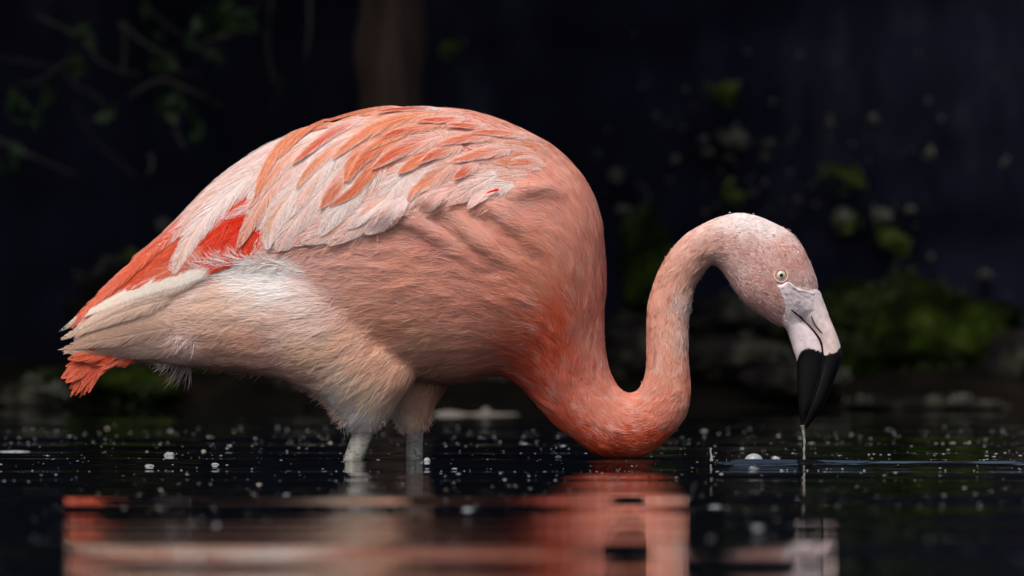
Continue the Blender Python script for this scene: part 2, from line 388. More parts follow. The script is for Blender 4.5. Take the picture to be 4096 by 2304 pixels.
for (sx, sy, rad, cnt) in leafpts:
    for k in range(cnt):
        c = np.array(P(sx+random.gauss(0, rad*.5), sy+random.gauss(0, rad*.4), 4.1+random.uniform(-.1, .1)))[None]
        V, F = leaves_mesh(c, .022); mesh('leaf', V, F, M_leaf, bush, smooth=False); n += 1
# pale log lying at the waterline behind the legs
q = catmull([P(x, y, 2.9)[:] for x, y in ((1640, 1683), (1780, 1668), (1950, 1672), (2100, 1678), (2260, 1690))], 24)
V, F = tube(q, [22*K*1.36*(1+.15*math.sin(i*1.3)) for i in range(24)], 14)
V2, F2 = tube(catmull([P(1945, 1672, 2.9)[:], P(1948, 1650, 2.9)[:], P(1940, 1630, 2.9)[:]], 5), [.011, .010, .009, .007, .002], 14)
V, F = join([(V, F), (V2, F2)])
V = np.array([np.array(v)+np.array(noise.noise_vector(Vector(v)*22))*.004 for v in V])
tag(mesh('log', V, F, M_log), 'pale weathered log with a stub floating behind the legs', 'log')

# ================================================================== FLAMINGO
bird = bpy.data.objects.new('flamingo', None); sc.collection.objects.link(bird); bird.location = (-.16, 0, 0)
tag(bird, 'pink flamingo wading in dark water with its neck curved down and bill dripping', 'flamingo')
M_ribs = [(300,1305,305,1392,12),(345,1262,345,1415,34),(433,1150,440,1432,75),(535,1058,560,1440,112),(689,918,720,1455,170),(852,742,900,1465,228),
 (1062,593,1100,1480,285),(1271,512,1300,1500,318),(1500,445,1500,1508,342),(1705,432,1680,1520,352),(1900,451,1830,1525,352),(2100,525,1900,1510,338),
 (2256,629,1957,1500,315),(2355,752,2007,1499,285),(2404,900,2048,1517,248),(2419,1102,2083,1542,205),(2412,1280,2125,1587,162),(2418,1396,2165,1637,132),
 (2436,1479,2217,1690,112),(2465,1540,2293,1750,101),(2496,1569,2382,1816,95),(2521,1575,2480,1836,92),(2549,1567,2592,1814,90),(2570,1536,2678,1743,88),
 (2585,1489,2741,1663,87),(2589,1420,2760,1570,86),(2589,1340,2751,1430,84),(2590,1260,2751,1300,82),(2595,1210,2760,1239,80),(2610,1157,2777,1149,79),
 (2637,1083,2801,1111,79),(2685,1003,2823,1078,80),(2755,932,2843,1057,82),(2863,876,2862,1056,85),(2950,853,2880,1072,89),(3030,866,2900,1100,93),
 (3103,897,2930,1145,98),(3162,930,2966,1196,103),(3211,990,3005,1231,103),(3244,1060,3050,1263,94),(3264,1110,3095,1294,80),(3273,1160,3122,1306,66),(3284,1195,3138,1314,57)]
T_ribs = [(300,1290,310,1392,14,0),(386,1236,400,1424,46,-8),(526,1167,560,1432,70,-30),(666,1126,700,1450,92,-70),(852,1064,860,1463,118,-125),(1000,1047,1000,1482,138,-165),
 (1130,1047,1120,1502,150,-185),(1270,1095,1220,1537,152,-195),(1400,1202,1290,1572,136,-190),(1530,1330,1332,1618,118,-176),(1634,1432,1363,1652,102,-158),
 (1660,1500,1379,1682,88,-145),(1607,1590,1397,1706,76,-130),(1550,1670,1412,1722,58,-115),(1500,1722,1425,1732,38,-108)]
F_ribs = [(1850,1400,1450,1400,110,90),(1800,1520,1490,1530,110,100),(1752,1593,1540,1600,86,100),(1724,1650,1574,1652,64,100),(1700,1702,1604,1708,44,98),(1684,1738,1625,1740,34,96)]
def ridge(pts, rad, dep):
    # a roll of flank feathers: photo path, radius, depth
    out = []
    m = len(pts)
    for i, (x, y) in enumerate(pts):
        x0, y0 = pts[max(i-1, 0)]; x1, y1 = pts[min(i+1, m-1)]
        l = math.hypot(x1-x0, y1-y0); nx, ny = -(y1-y0)/l, (x1-x0)/l
        r = rad[i]; out.append((x-nx*r, y-ny*r, x+nx*r, y+ny*r, r*1.0, dep[i]-20))
    return out
R1 = ridge([(1640,800),(1715,800),(1790,845),(1855,915),(1960,1000),(2090,1090)], [10,30,38,40,34,8], [-312,-318,-318,-322,-318,-290])
R2 = ridge([(1840,868),(1915,832),(1985,842),(2060,905),(2140,985),(2220,1080)], [8,28,38,40,30,8], [-300,-310,-308,-298,-275,-235])
R3 = ridge([(1440,905),(1530,865),(1640,880),(1760,950),(1880,1040),(2000,1110)], [10,26,34,34,26,8], [-312,-318,-322,-325,-318,-300])
R4 = ridge([(1960,840),(2040,790),(2140,765),(2230,790),(2300,850)], [8,28,34,28,6], [-268,-272,-248,-205,-160])
SH = [(1750,520,1800,1000,110,-215),(1900,500,1950,1020,130,-225),(2050,560,2050,1010,125,-205),(2180,650,2150,960,95,-180)]
parts = []
Vm, Fm, _ = loft(M_ribs, 420, 96, power=.93); parts.append((Vm, Fm))
for rb, nu, nv in ((T_ribs, 160, 56), (F_ribs, 60, 40), (R1, 60, 24), (R2, 60, 24), (R3, 60, 24), (R4, 60, 24)):
    V, F, _ = loft(rb, nu, nv); parts.append((V, F))
V, F = join(parts)
tmp = mesh('tmp', V, F, None)
md = tmp.modifiers.new('r', 'REMESH'); md.mode = 'VOXEL'; md.voxel_size = .0036; md.use_smooth_shade = True
sm = tmp.modifiers.new('s', 'SMOOTH'); sm.factor = .5; sm.iterations = 12
dg = bpy.context.evaluated_depsgraph_get(); ev = tmp.evaluated_get(dg); em = ev.to_mesh()
nV = len(em.vertices); BV = np.empty(nV*3, np.float32); em.vertices.foreach_get('co', BV); BV = BV.reshape(-1, 3).astype(float)
em.calc_loop_triangles(); nt_ = len(em.loop_triangles); BT = np.empty(nt_*3, np.int32); em.loop_triangles.foreach_get('vertices', BT); BT = BT.reshape(-1, 3)
ev.to_mesh_clear(); bpy.data.objects.remove(tmp)
def toS(V): return np.stack([V[..., 0]/K+2048, 1152-(V[..., 2]-H)/K], -1)
# -- plumage pigment by place on the bird (photo x, y, r, g, b)
CC = np.array([
 (2966,870,252,236,234),(2919,890,250,228,224),(3100,915,252,232,230),(3180,960,248,222,218),(3020,880,252,236,234),(2850,900,246,214,204),(2960,1080,236,200,194),(3010,1160,232,192,184),(3000,1020,225,180,172),(3150,1000,228,178,168),(3060,1150,222,170,160),(3200,1060,228,176,162),(3050,1230,215,165,158),(3120,1280,212,170,166),
 (3230,1120,225,188,184),(2880,960,228,180,168),(2830,1010,215,160,142),(2740,980,230,178,158),(2700,1080,228,168,142),(2790,1090,200,145,125),(2640,1180,230,165,140),(2740,1200,222,190,178),
 (2670,1300,234,176,152),(2610,1300,228,155,130),(2745,1330,224,190,176),(2680,1450,232,165,138),(2600,1500,230,158,132),(2730,1550,235,150,118),(2650,1640,235,140,108),(2550,1640,236,150,122),(2560,1750,215,100,66),
 (2450,1700,238,145,114),(2400,1790,190,72,42),(2500,1800,180,66,38),(2650,1740,205,92,56),(2350,1640,236,140,110),(2300,1700,215,100,70),(2250,1560,228,110,80),(2150,1540,210,92,66),(2200,1420,220,98,66),(2120,1400,205,92,62),(2230,1300,222,108,74),
 (2330,1300,230,130,98),(2400,1400,238,155,125),(2400,1250,236,152,122),(2150,1200,222,138,110),(2350,1080,232,150,120),(2380,900,236,160,134),(2250,900,232,156,132),(2300,720,240,172,148),(2150,1000,228,150,126),(2100,800,238,180,162),
 (2000,1100,222,150,130),(2100,1300,212,118,88),(2000,1300,212,138,115),(1850,1200,216,148,130),(1900,1400,205,142,120),(2000,1440,205,125,104),(1700,1200,214,150,132),(1700,1100,222,156,136),(1700,1380,208,155,130),(1800,1500,180,120,104),(1650,1480,212,160,138),
 (1500,1050,230,174,156),(1500,1200,218,160,142),(1350,1050,232,180,164),(1600,1300,214,152,130),(1600,950,232,170,150),(1800,1000,230,160,140),(1900,950,228,166,150),(1750,900,214,160,152),(1300,1010,232,188,180),
 (1100,1090,254,248,248),(1200,1110,253,245,245),(1000,1090,253,243,241),(1120,1160,252,240,238),(1260,1180,244,226,222),(850,1130,244,224,216),(600,1180,246,218,198),(400,1260,246,216,196),(280,1320,244,216,204),(900,1220,236,204,182),(1050,1230,238,212,196),(1200,1280,236,208,194),
 (1350,1260,236,212,202),(1300,1400,226,188,166),(1450,1330,228,182,162),(1550,1420,224,176,154),(1400,1230,230,190,172),(1500,1530,226,196,178),(1530,1660,250,238,232),(1450,1640,252,244,240),(1400,1600,250,240,234),(1480,1690,252,242,238),(1420,1690,252,242,238),(700,1290,228,200,182),(600,1380,214,186,174),(800,1400,222,196,188),(950,1400,208,164,142),
 (1050,1350,226,176,150),(1100,1440,196,150,134),(1250,1500,206,164,150),(1640,1650,222,192,170),(1720,1600,210,160,136),(1600,1620,225,200,185),(400,1380,214,184,160),(1000,1480,186,140,130),
 (1700,500,240,192,180),(1400,520,238,190,180),(1100,660,236,200,196),(850,800,232,188,178),(900,950,205,40,20),(940,1020,205,36,18),(820,1040,214,52,30),(650,1000,226,112,82),(500,1120,228,108,80),(380,1210,230,120,92),
 (1950,520,238,176,154),(2150,620,240,172,148),(1300,800,232,190,184),(1500,700,236,190,178),(1150,900,230,182,176),(1800,700,238,186,170)], float)
CCs = CC[:, :2]; _m = (CC[:, 0] > 1280) & (CC[:, 0] < 2450) & (CC[:, 2] < 230); CC[_m, 2:] = np.minimum(CC[_m, 2:]*np.array([1.07, 1.10, 1.06]), 252); CCc = lin(CC[:, 2:]); CCc = CCc+(.9-CCc)*.10*(CCc.min(1)[:, None] > .08)
def pigment(S):
    S = np.atleast_2d(S); out = np.empty((len(S), 3))
    for a in range(0, len(S), 20000):
        d2 = ((S[a:a+20000, None, :]-CCs[None])**2).sum(-1)+400.
        w_ = d2**-2.2; out[a:a+20000] = (w_@CCc)/w_.sum(1)[:, None]
    return out
# -- lie of the feathers (points to the tail), from the ribs themselves plus hand-set places
fl = []
for i in range(1, len(M_ribs)):
    a, b = M_ribs[i], M_ribs[i-1]
    for u in (0, .25, .5, .75, 1):
        pa = ((1-u)*a[0]+u*a[2], (1-u)*a[1]+u*a[3]); pb = ((1-u)*b[0]+u*b[2], (1-u)*b[1]+u*b[3])
        dx, dy = pb[0]-pa[0], pb[1]-pa[1]; l = math.hypot(dx, dy)
        if 600 < pa[0] < 2050: continue
        fl.append((*pa, dx/l, dy/l, 1))
for x, y, dx, dy, ww in [(2200,1300,-.55,-.80,2),(2100,1200,-.8,-.5,2),(2000,1350,-.95,-.25,2),(2000,1150,-.93,-.3,2),(1900,1050,-.9,-.45,2),(2200,1100,-.7,-.7,2),(2300,950,-.6,-.75,2),(1800,1150,-1,-.12,2),(1800,1350,-1,0,2),
 (1600,1100,-1,-.12,2),(1600,1250,-1,.05,2),(1450,1050,-1,.02,2),(1350,1020,-.95,.15,2),(1650,1450,-.95,.25,2),(1850,1460,-1,.1,2),(1500,560,-.95,.25,2),(1800,520,-1,0,2),(1200,700,-.75,.65,2),(1000,900,-.65,.75,2),(1500,800,-.75,.65,2),
 (1800,750,-.85,.45,2),(2050,700,-.95,.15,2),(2150,850,-.95,.2,2),(1700,950,-.9,-.2,2),(1900,900,-.8,-.5,2),(1700,1600,-.15,1,3),(1640,1680,-.1,1,3),(1750,1540,-.3,.9,3),(2000,620,-1,.0,2),(2250,750,-.8,-.5,2)]:
    fl.append((x, y, dx, dy, ww))
FL = np.array(fl)
TL = np.array([(1560,1400,-.75,.65),(1620,1480,-.6,.8),(1600,1560,-.5,.87),(1540,1640,-.45,.9),(1480,1700,-.3,.95),(1420,1690,-.35,.93),(1400,1600,-.6,.8),(1380,1500,-.8,.6),(1450,1400,-.85,.5),(1400,1280,-.9,.42),
 (1300,1200,-.97,.2),(1300,1400,-.95,.32),(1200,1100,-1,-.1),(1150,1250,-1,.08),(1150,1400,-1,.22),(1000,1100,-.97,-.2),(1000,1300,-1,.12),(900,1420,-1,.2),(850,1100,-.95,.1),(750,1300,-.98,.2),(600,1250,-.95,.3),(600,1400,-1,.12),(400,1300,-.9,.4),(1250,1500,-.9,.45),(1100,1480,-1,.2),(1500,1480,-.75,.66)], float)
def flow(S, near):
    """unit directions in the photo plane for points S; near: on the thigh and flank facing us"""
    out = np.empty((len(S), 2))
    for a in range(0, len(S), 20000):
        s = S[a:a+20000]
        d2 = ((s[:, None]-FL[None, :, :2])**2).sum(-1)+900.
        w_ = FL[None, :, 4]*d2**-2; v = np.einsum('ij,jk->ik', w_, FL[:, 2:4])/w_.sum(1)[:, None]
        d2 = ((s[:, None]-TL[None, :, :2])**2).sum(-1)+900.
        w2 = d2**-2; v2 = (w2@TL[:, 2:4])/w2.sum(1)[:, None]
        out[a:a+20000] = np.where(near[a:a+20000, None], v2, v)
    return out/(np.linalg.norm(out, axis=1)[:, None]+1e-9)
def inside(S, poly):
    x, y = S[:, 0], S[:, 1]; r = np.zeros(len(S), bool); n = len(poly)
    for i in range(n):
        x1, y1 = poly[i]; x2, y2 = poly[(i+1) % n]
        c = ((y1 > y) != (y2 > y)) & (x < (x2-x1)*(y-y1)/((y2-y1)+1e-9)+x1); r ^= c
    return r
T_poly = [(250,1325),(386,1234),(526,1164),(666,1122),(782,1090),(852,1060),(969,1045),(1085,1040),(1201,1052),(1271,1092),(1351,1177),(1452,1253),(1553,1354),(1629,1419),(1668,1480),(1656,1540),(1553,1670),(1500,1740),(1400,1740),(1327,1620),(1225,1545),(900,1480),(549,1440),(262,1400)]
W_poly = [(2120,770),(2240,640),(2100,500),(1900,430),(1705,400),(1400,430),(1180,500),(945,630),(780,780),(690,880),(500,1050),(320,1252),(480,1199),(684,1112),(750,1104),(852,1066),(940,1050),(1030,1036),(1100,1015),(1200,1010),(1330,975),(1460,930),(1560,860),(1650,800),(1800,800),(1950,790),(2060,790)]

def normals():
    n_ = np.cross(BV[BT[:, 1]]-BV[BT[:, 0]], BV[BT[:, 2]]-BV[BT[:, 0]]); a_ = np.linalg.norm(n_, axis=1)/2; n_ /= (2*a_[:, None]+1e-12)
    m_ = np.zeros_like(BV)
    for i in range(3): np.add.at(m_, BT[:, i], n_*a_[:, None])
    return n_, a_, m_/(np.linalg.norm(m_, axis=1)[:, None]+1e-12)
tn, area, BN = normals()
def tufts():
    """soft clumps of feathers: low oblong swellings laid along the plumage"""
    r = np.random.default_rng(77); n = 2600
    idx = r.choice(len(BT), n, p=area/area.sum()); c = BV[BT[idx]].mean(1); S = toS(c); cn = tn[idx]
    near = inside(S, T_poly) & (c[:, 1] < -.01)
    f = flow(S, near); a = r.normal(size=n)*.22; f = np.stack([f[:, 0]*np.cos(a)-f[:, 1]*np.sin(a), f[:, 0]*np.sin(a)+f[:, 1]*np.cos(a)], -1)
    d = np.stack([f[:, 0], np.zeros(n), -f[:, 1]], -1); d -= cn*(d*cn).sum(1)[:, None]; d /= np.linalg.norm(d, axis=1)[:, None]+1e-6
    e = np.cross(cn, d)
    neck = S[:, 0] > 2480; head = (S[:, 0] > 2900) & (S[:, 1] < 1330)
    wing = inside(S, W_poly)
    sl = np.where(neck, 16, 42)*K*r.uniform(.6, 1.5, n); sc_ = np.where(neck, 6.5, 12)*K*r.uniform(.7, 1.5, n)
    am = np.where(inside(S, [(3080,1110),(3300,1110),(3340,1320),(3080,1330)]), 0, 1)*np.where(head, .0004, np.where(neck, .0009, np.where(wing, .0003, .0012)))*r.uniform(-.8, 1.2, n)
    disp = np.zeros(len(BV))
    for i in range(n):
        q = BV-c[i]; m = np.flatnonzero((np.abs(q[:, 0]) < 3*sl[i]) & (np.abs(q[:, 2]) < 3*sl[i]) & (np.abs(q[:, 1]) < 3*sl[i]))
        q = q[m]; disp[m] += am[i]*np.exp(-((q@d[i])/sl[i])**2-((q@e[i])/sc_[i])**2)*((BN[m]@cn[i]) > .2)
    return disp
TD = tufts(); BV = BV+BN*TD[:, None]
tn, area, BN = normals()
bvh = BVHTree.FromPolygons(BV.tolist(), BT.tolist(), all_triangles=True)
# body: one continuous mesh, painted with the pigment
bS = toS(BV)
cols = pigment(bS)
mesh('body', BV, BT, M_skin, bird, cols=cols)

def fbm2(S, scale, seed):
    return np.array([noise.noise(Vector((s[0]/scale, s[1]/scale, seed))) for s in S])
def strands(n, sel, length, width, lift, mat, name, seed, segs=5, roll=.45, jit=.16, colv=.09, clump=.3, darken=None):
    """blades lying on the skin. sel(S, N) -> weight 0..1; length/width/lift: functions of S"""
    r = np.random.default_rng(seed)
    cS = toS(BV[BT].mean(1)); wgt = area*sel(cS, tn, BV[BT].mean(1)[:, 1]); wgt /= wgt.sum()
    idx = r.choice(len(BT), n, p=wgt); u = r.random((n, 2)); u = np.where(u.sum(1)[:, None] > 1, 1-u, u)
    tri = BV[BT[idx]]; p0 = tri[:, 0]+(tri[:, 1]-tri[:, 0])*u[:, :1]+(tri[:, 2]-tri[:, 0])*u[:, 1:]
    nr0 = BN[BT[idx, 0]]*(1-u.sum(1)[:, None])+BN[BT[idx, 1]]*u[:, :1]+BN[BT[idx, 2]]*u[:, 1:]
    S0 = toS(p0)
    near = inside(S0, T_poly) & (p0[:, 1] < -.01)
    Ls = length(S0)*r.uniform(.65, 1.3, n); Ws = width(S0)*r.uniform(.6, 1.35, n); Lf = lift(S0)*r.uniform(.3, 1.7, n)
    ang = jit*r.normal(size=n)+clump*np.array([noise.noise(Vector((s[0]/38, s[1]/38, seed+p[1]*20))) for s, p in zip(S0, p0)])*1.6 \
        + .5*clump*np.array([noise.noise(Vector((s[0]/110, s[1]/110, seed+9))) for s in S0])
    curve = .5*r.normal(size=n)*jit*2
    pts = np.empty((n, segs+1, 3)); nrm = np.empty((n, segs+1, 3))
    p = p0.copy(); nn = nr0.copy(); pts[:, 0] = p-nn*.0008; nrm[:, 0] = nn
    for k in range(1, segs+1):
        f = flow(toS(p), near); a_ = ang+curve*k/segs; ca, sa = np.cos(a_), np.sin(a_)
        d3 = np.stack([f[:, 0]*ca-f[:, 1]*sa, np.zeros(n), -(f[:, 0]*sa+f[:, 1]*ca)], -1)
        d3 -= nn*(d3*nn).sum(1)[:, None]; l = np.linalg.norm(d3, axis=1)
        d3 /= np.maximum(l, .25)[:, None]
        q = p+d3*(Ls/segs)[:, None]
        newp = q.copy(); newn = nn.copy()
        for i in range(n):
            h = bvh.find_nearest(q[i], .03)
            if h[0] is not None:
                dd = h[0]-Vector(q[i])
                if dd.length < .004:
                    newp[i] = h[0]; newn[i] = h[1]
        nn = .6*nn+.4*newn; nn /= np.linalg.norm(nn, axis=1)[:, None]; p = newp
        t = k/segs
        pts[:, k] = p+nn*(.0006+Lf*t**1.4)[:, None]; nrm[:, k] = nn
    tan = np.gradient(pts, axis=1); tan /= np.linalg.norm(tan, axis=2)[..., None]+1e-9
    side = np.cross(nrm, tan); side /= np.linalg.norm(side, axis=2)[..., None]+1e-9
    rl = (roll*r.normal(size=n)*np.where(HEADX(S0), .30, np.where(NECK(S0), .40, .17)))[:, None, None]
    side = side*np.cos(rl)+nrm*np.sin(rl)
    tt = np.linspace(0, 1, segs+1); prof = (np.minimum(1, .5+tt*2.5))*(1-tt**3)*.95+.05
    hw = (Ws[:, None]*prof[None])[..., None]*.5
    V = np.stack([pts-side*hw, pts+side*hw], 2).reshape(-1, 3)
    base = (np.arange(n)*(segs+1)*2)[:, None]; k = np.arange(segs)[None]*2
    F = np.stack([base+k, base+k+1, base+k+3, base+k+2], -1).reshape(-1, 4)
    c = pigment(S0+r.normal(size=(n, 2))*14)
    c = c*(1+colv*r.normal(size=n)+.10*np.array([noise.noise(Vector((s[0]/60, s[1]/30, 3))) for s in S0]))[:, None]
    mo = np.array([noise.noise(Vector((s[0]/34, s[1]/30, 12)))+.6*noise.noise(Vector((s[0]/14, s[1]/14, 5))) for s in S0]); rd = (c.min(1) > .05)*np.where(S0[:, 0] > 2050, 1, .6)
    up = (np.clip(mo, 0, 1)*.34*rd)[:, None]; dn = (np.clip(-mo, 0, 1)*.28*rd)[:, None]
    c = c+(.88-c)*up; c = c*(1-dn*np.array([.12, .42, .5]))
    whiten = np.clip(r.normal(size=n)*.05, 0, .3)[:, None]; c = c*(1-whiten)+whiten*.85
    c = np.clip(c, .01, .9)
    cc = c[:, None, :]*(1+.10*(tt[None, :, None]-.5)); cc = np.repeat(cc, 2, axis=1).reshape(-1, 3)
    o = mesh(name, V, F, mat, bird, cols=cc); o['kind'] = 'stuff'
    return o
HEADX = lambda S: (S[:, 0] > 2900) & (S[:, 1] < 1330)
NECK = lambda S: (S[:, 0] > 2560) & ~HEADX(S)
def ramp(S, head, neck, body, thigh):
    v = np.full(len(S), body, float)
    lowchest = (S[:, 0] > 2100) & (S[:, 1] > 1250); v[lowchest] = (body+neck)/2
    uu = (S[:, 0] > 2300) & (S[:, 1] > 1500); v[uu] = neck
    v[inside(S, T_poly)] = thigh
    if thigh > .01: v = np.where(S[:, 0] < 560, thigh*.35, v); v = np.where((S[:, 1] > 1650) & (S[:, 0] < 1800), thigh*.42, v)
    v[NECK(S)] = neck; v[HEADX(S)] = head
    return v
TQ_poly = [(240,1330),(386,1234),(666,1122),(790,1096),(740,1190),(500,1290),(262,1400)]
FACE_poly = [(3100,1142),(3150,1124),(3186,1148),(3290,1160),(3340,1270),(3150,1320),(3122,1292),(3146,1232)]
def sel_body(S, Nn, dep):
    nearw = np.where(Nn[:, 1] < .25, 1.0, .22)
    wing = inside(S, W_poly) & (Nn[:, 1] < .3)
    v = nearw*np.where(wing, .03+.55*np.clip((S[:, 0]-1750)/380, 0, 1)**1.2, 1.0)
    v[inside(S, TQ_poly) & (Nn[:, 1] < .3)] *= .12
    v[inside(S, FACE_poly)] = 0
    v[HEADX(S)] *= 1.3; v[NECK(S)] *= 1.4
    return v
strands(125000, sel_body, lambda S: ramp(S, .0060, .012, .029, .034), lambda S: ramp(S, .0013, .0016, .0011, .0010), lambda S: ramp(S, .0002, .0006, .0012, .0022), M_down, 'down_plumage', 11, roll=1.0, jit=.11, clump=.46, colv=.06)
# longer loose wisps over the flank and thigh
strands(3500, lambda S, Nn, dep: np.where((Nn[:, 1] < .3) & ~inside(S, W_poly) & (S[:, 0] < 2050) & (S[:, 0] > 620), 1., .01), lambda S: np.full(len(S), .034), lambda S: np.full(len(S), .0008),
        lambda S: np.full(len(S), .0035), M_down, 'loose_plumage', 23, segs=6, roll=.3, jit=.24, clump=.6, colv=.10)

# -- large feathers, one object each
def surf(sx, sy):
    o = Vector(((sx-2048)*K, -1, H+(1152-sy)*K)); h = bvh.ray_cast(o, Vector((0, 1, 0)))
    if h[0] is not None: return np.array(h[0]), np.array(h[1])
    o.y = -.02; h = bvh.find_nearest(o)
    if sx < 350 and sy > 1255: return np.array((o.x, h[0].y, o.z)), np.array((0, -1, 0.))
    return np.array(h[0]), np.array(h[1])
def feather(path, width, c0, c1=None, streak=None, edge=None, lift=.006, base=.0012, free=None, name='feather', tipsharp=.6, rows=30, colsn=13, fray=.05, cup=.085, seed=None, barbs=True):
    """path in photo pixels, root to tip; streak: (colour, t0, t1, v0, v1)"""
    r = np.random.default_rng(int(abs(path[0][0]*7+path[-1][1]*13)) if seed is None else seed)
    pts = catmull(path, rows); c = np.empty((rows, 3)); nn = np.empty((rows, 3))
    for i, (x, y) in enumerate(pts):
        if free is None: c[i], nn[i] = surf(x, y)
        else:
            dpt = free[0]+(free[1]-free[0])*i/(rows-1)
            c[i] = P(x, y, dpt)[:]; nn[i] = (0, -1, .25)
    for _ in range(6):     # soften depth and normal along the quill
        c[1:-1, 1] = (c[:-2, 1]+2*c[1:-1, 1]+c[2:, 1])/4; nn[1:-1] = (nn[:-2]+2*nn[1:-1]+nn[2:])/4
    nn /= np.linalg.norm(nn, axis=1)[:, None]
    t = np.linspace(0, 1, rows); tg = np.gradient(c, axis=0); tg /= np.linalg.norm(tg, axis=1)[:, None]
    sd_ = np.cross(nn, tg); sd_ /= np.linalg.norm(sd_, axis=1)[:, None]
    half = width*1.6*K/2*np.minimum(1, .42+(t/.42))*np.power(np.clip(1-t**2.3, 0, 1), tipsharp+.22)
    v = np.linspace(-1, 1, colsn); Lm = np.linalg.norm(np.diff(c, axis=0), axis=1).sum()
    off = base*.8+lift*.55*t
    jag = 1+fray*r.normal(size=(rows, 2))
    V = np.empty((rows, colsn, 3)); C = np.empty((rows, colsn, 3)); U = np.empty((rows, colsn, 2))
    l0, l1 = lin(c0), lin(c1 if c1 is not None else c0)
    le = lin(edge) if edge is not None else None
    for j, vv in enumerate(v):
        hw = half*vv*np.where(abs(vv) > .9, jag[:, 0 if vv < 0 else 1], 1)
        sweep = -abs(vv)**1.5*half*.0
        V[:, j] = c+sd_*hw[:, None]+nn*(off+cup*half*(1-vv*vv)-.03*half*abs(vv)**3)[:, None]+tg*sweep[:, None] if True else 0
        cc = l0[None]*(1-t[:, None])+l1[None]*t[:, None]
        if streak:
            for (sc_, t0, t1, v0, v1) in (streak if isinstance(streak, list) else [streak]):
                hwid = .35+.65*np.clip((t-t0)/.3, 0, 1); vm = (v0+v1)/2; vh = (v1-v0)/2*hwid
                a = np.clip((t-t0)/.34, 0, 1)**.8*np.clip((t1-t)/.16, 0, 1)*np.clip((vh*.85-abs(vv-vm))/.8+.5, 0, 1)*.90
                cc = cc*(1-a[:, None])+lin(sc_)[None]*a[:, None]
        if le is not None:
            a = (abs(vv)**3)*.7; cc = cc*(1-a)+le[None]*a
        if abs(vv) < .01: cc = cc*.72+.28*np.array([.92, .74, .64]) if l0[1] > .15 else cc*1.12*np.clip(cc.sum(1)[:, None]/1.6, .5, 1.1)
        C[:, j] = cc*(1+.035*r.normal(size=(rows, 1)))
        U[:, j, 0] = t*Lm-abs(vv)*half*1.3; U[:, j, 1] = vv*half*60+r.random()*.0+path[0][0]*.01
    A = np.minimum((1-np.abs(v)[None])/.62, np.minimum(1, (1-t[:, None])/.24))+np.zeros((rows, colsn))
    A = np.minimum(A, np.clip(t[:, None]/.12, 0, 1)+.0)
    C4 = np.concatenate([np.clip(C, .005, .92), A[..., None]], -1).reshape(-1, 4)
    Vg, Fg, Ug = V.reshape(-1, 3), grid_faces(rows, colsn), U.reshape(-1, 2)
    nb = int(min(150, max(30, Lm/.0011))) if barbs else 0
    if nb:
        nb2 = nb*2; sg = np.where(np.arange(nb2) % 2, 1., -1.); tb = r.uniform(.06, .97, nb2); bs = 5
        f = np.linspace(0, 1, bs)[None]
        hb = np.interp(tb, t, half)
        T_ = np.clip(tb[:, None]+f*(hb/Lm*r.uniform(1.6, 2.6, nb2))[:, None], 0, 1.04)
        vq = sg[:, None]*(.10+f*r.uniform(.85, 1.06, nb2)[:, None])
        Tc = np.clip(T_, 0, 1)
        ip = lambda arr: np.stack([np.interp(Tc, t, arr[:, q]) for q in range(3)], -1)
        cb, sb, nb_, tgb = ip(c), ip(sd_), ip(nn), ip(tg)
        hh = np.interp(Tc, t, half)+.0004; of = np.interp(Tc, t, off)+.0003+.0005*r.random(nb2)[:, None]
        Pb = cb+sb*(hh*vq)[..., None]+nb_*(of+cup*hh*(1-vq**2))[..., None]+tgb*((T_-Tc)*Lm)[..., None]
        wb = .00034*(1-.6*f)[..., None]
        db = np.gradient(Pb, axis=1); db /= np.linalg.norm(db, axis=2)[..., None]+1e-9
        eb = np.cross(nb_, db); Vb_ = np.stack([Pb-eb*wb, Pb+eb*wb], 2).reshape(-1, 3)
        kk = (np.arange(nb2)*bs*2)[:, None]+np.arange(bs-1)[None]*2
        Fb_ = np.stack([kk, kk+1, kk+3, kk+2], -1).reshape(-1, 4)+len(Vg)
        ti = np.clip((Tc*(rows-1)).astype(int), 0, rows-1); vi = np.clip(((vq+1)/2*(colsn-1)).round().astype(int), 0, colsn-1)
        Cb = C[ti, vi]*(1+.11*r.normal(size=(nb2, 1, 1))); Cb = Cb+(.85-Cb)*np.clip(r.normal(size=(nb2, 1, 1))*.08, 0, .3)
        Cb4 = np.concatenate([np.clip(Cb, .005, .92), np.full((nb2, bs, 1), 3.)], -1)
        Vg = np.vstack([Vg, Vb_]); Fg = np.vstack([Fg, Fb_]); C4 = np.vstack([C4, np.repeat(Cb4, 2, axis=1).reshape(-1, 4)])
        Ug = np.vstack([Ug, np.repeat(np.stack([Tc*Lm, vq*.1], -1), 2, axis=1).reshape(-1, 2)])
    return mesh(name, Vg, Fg, M_feather, bird, cols=C4, uvs=Ug)
PALE, PINK, ROSE, TAN = (251,228,224), (244,204,194), (238,186,174), (234,170,142)
ORG, MED, RED, TAIL = (222,82,24), (234,142,98), (220,40,16), (236,104,66)
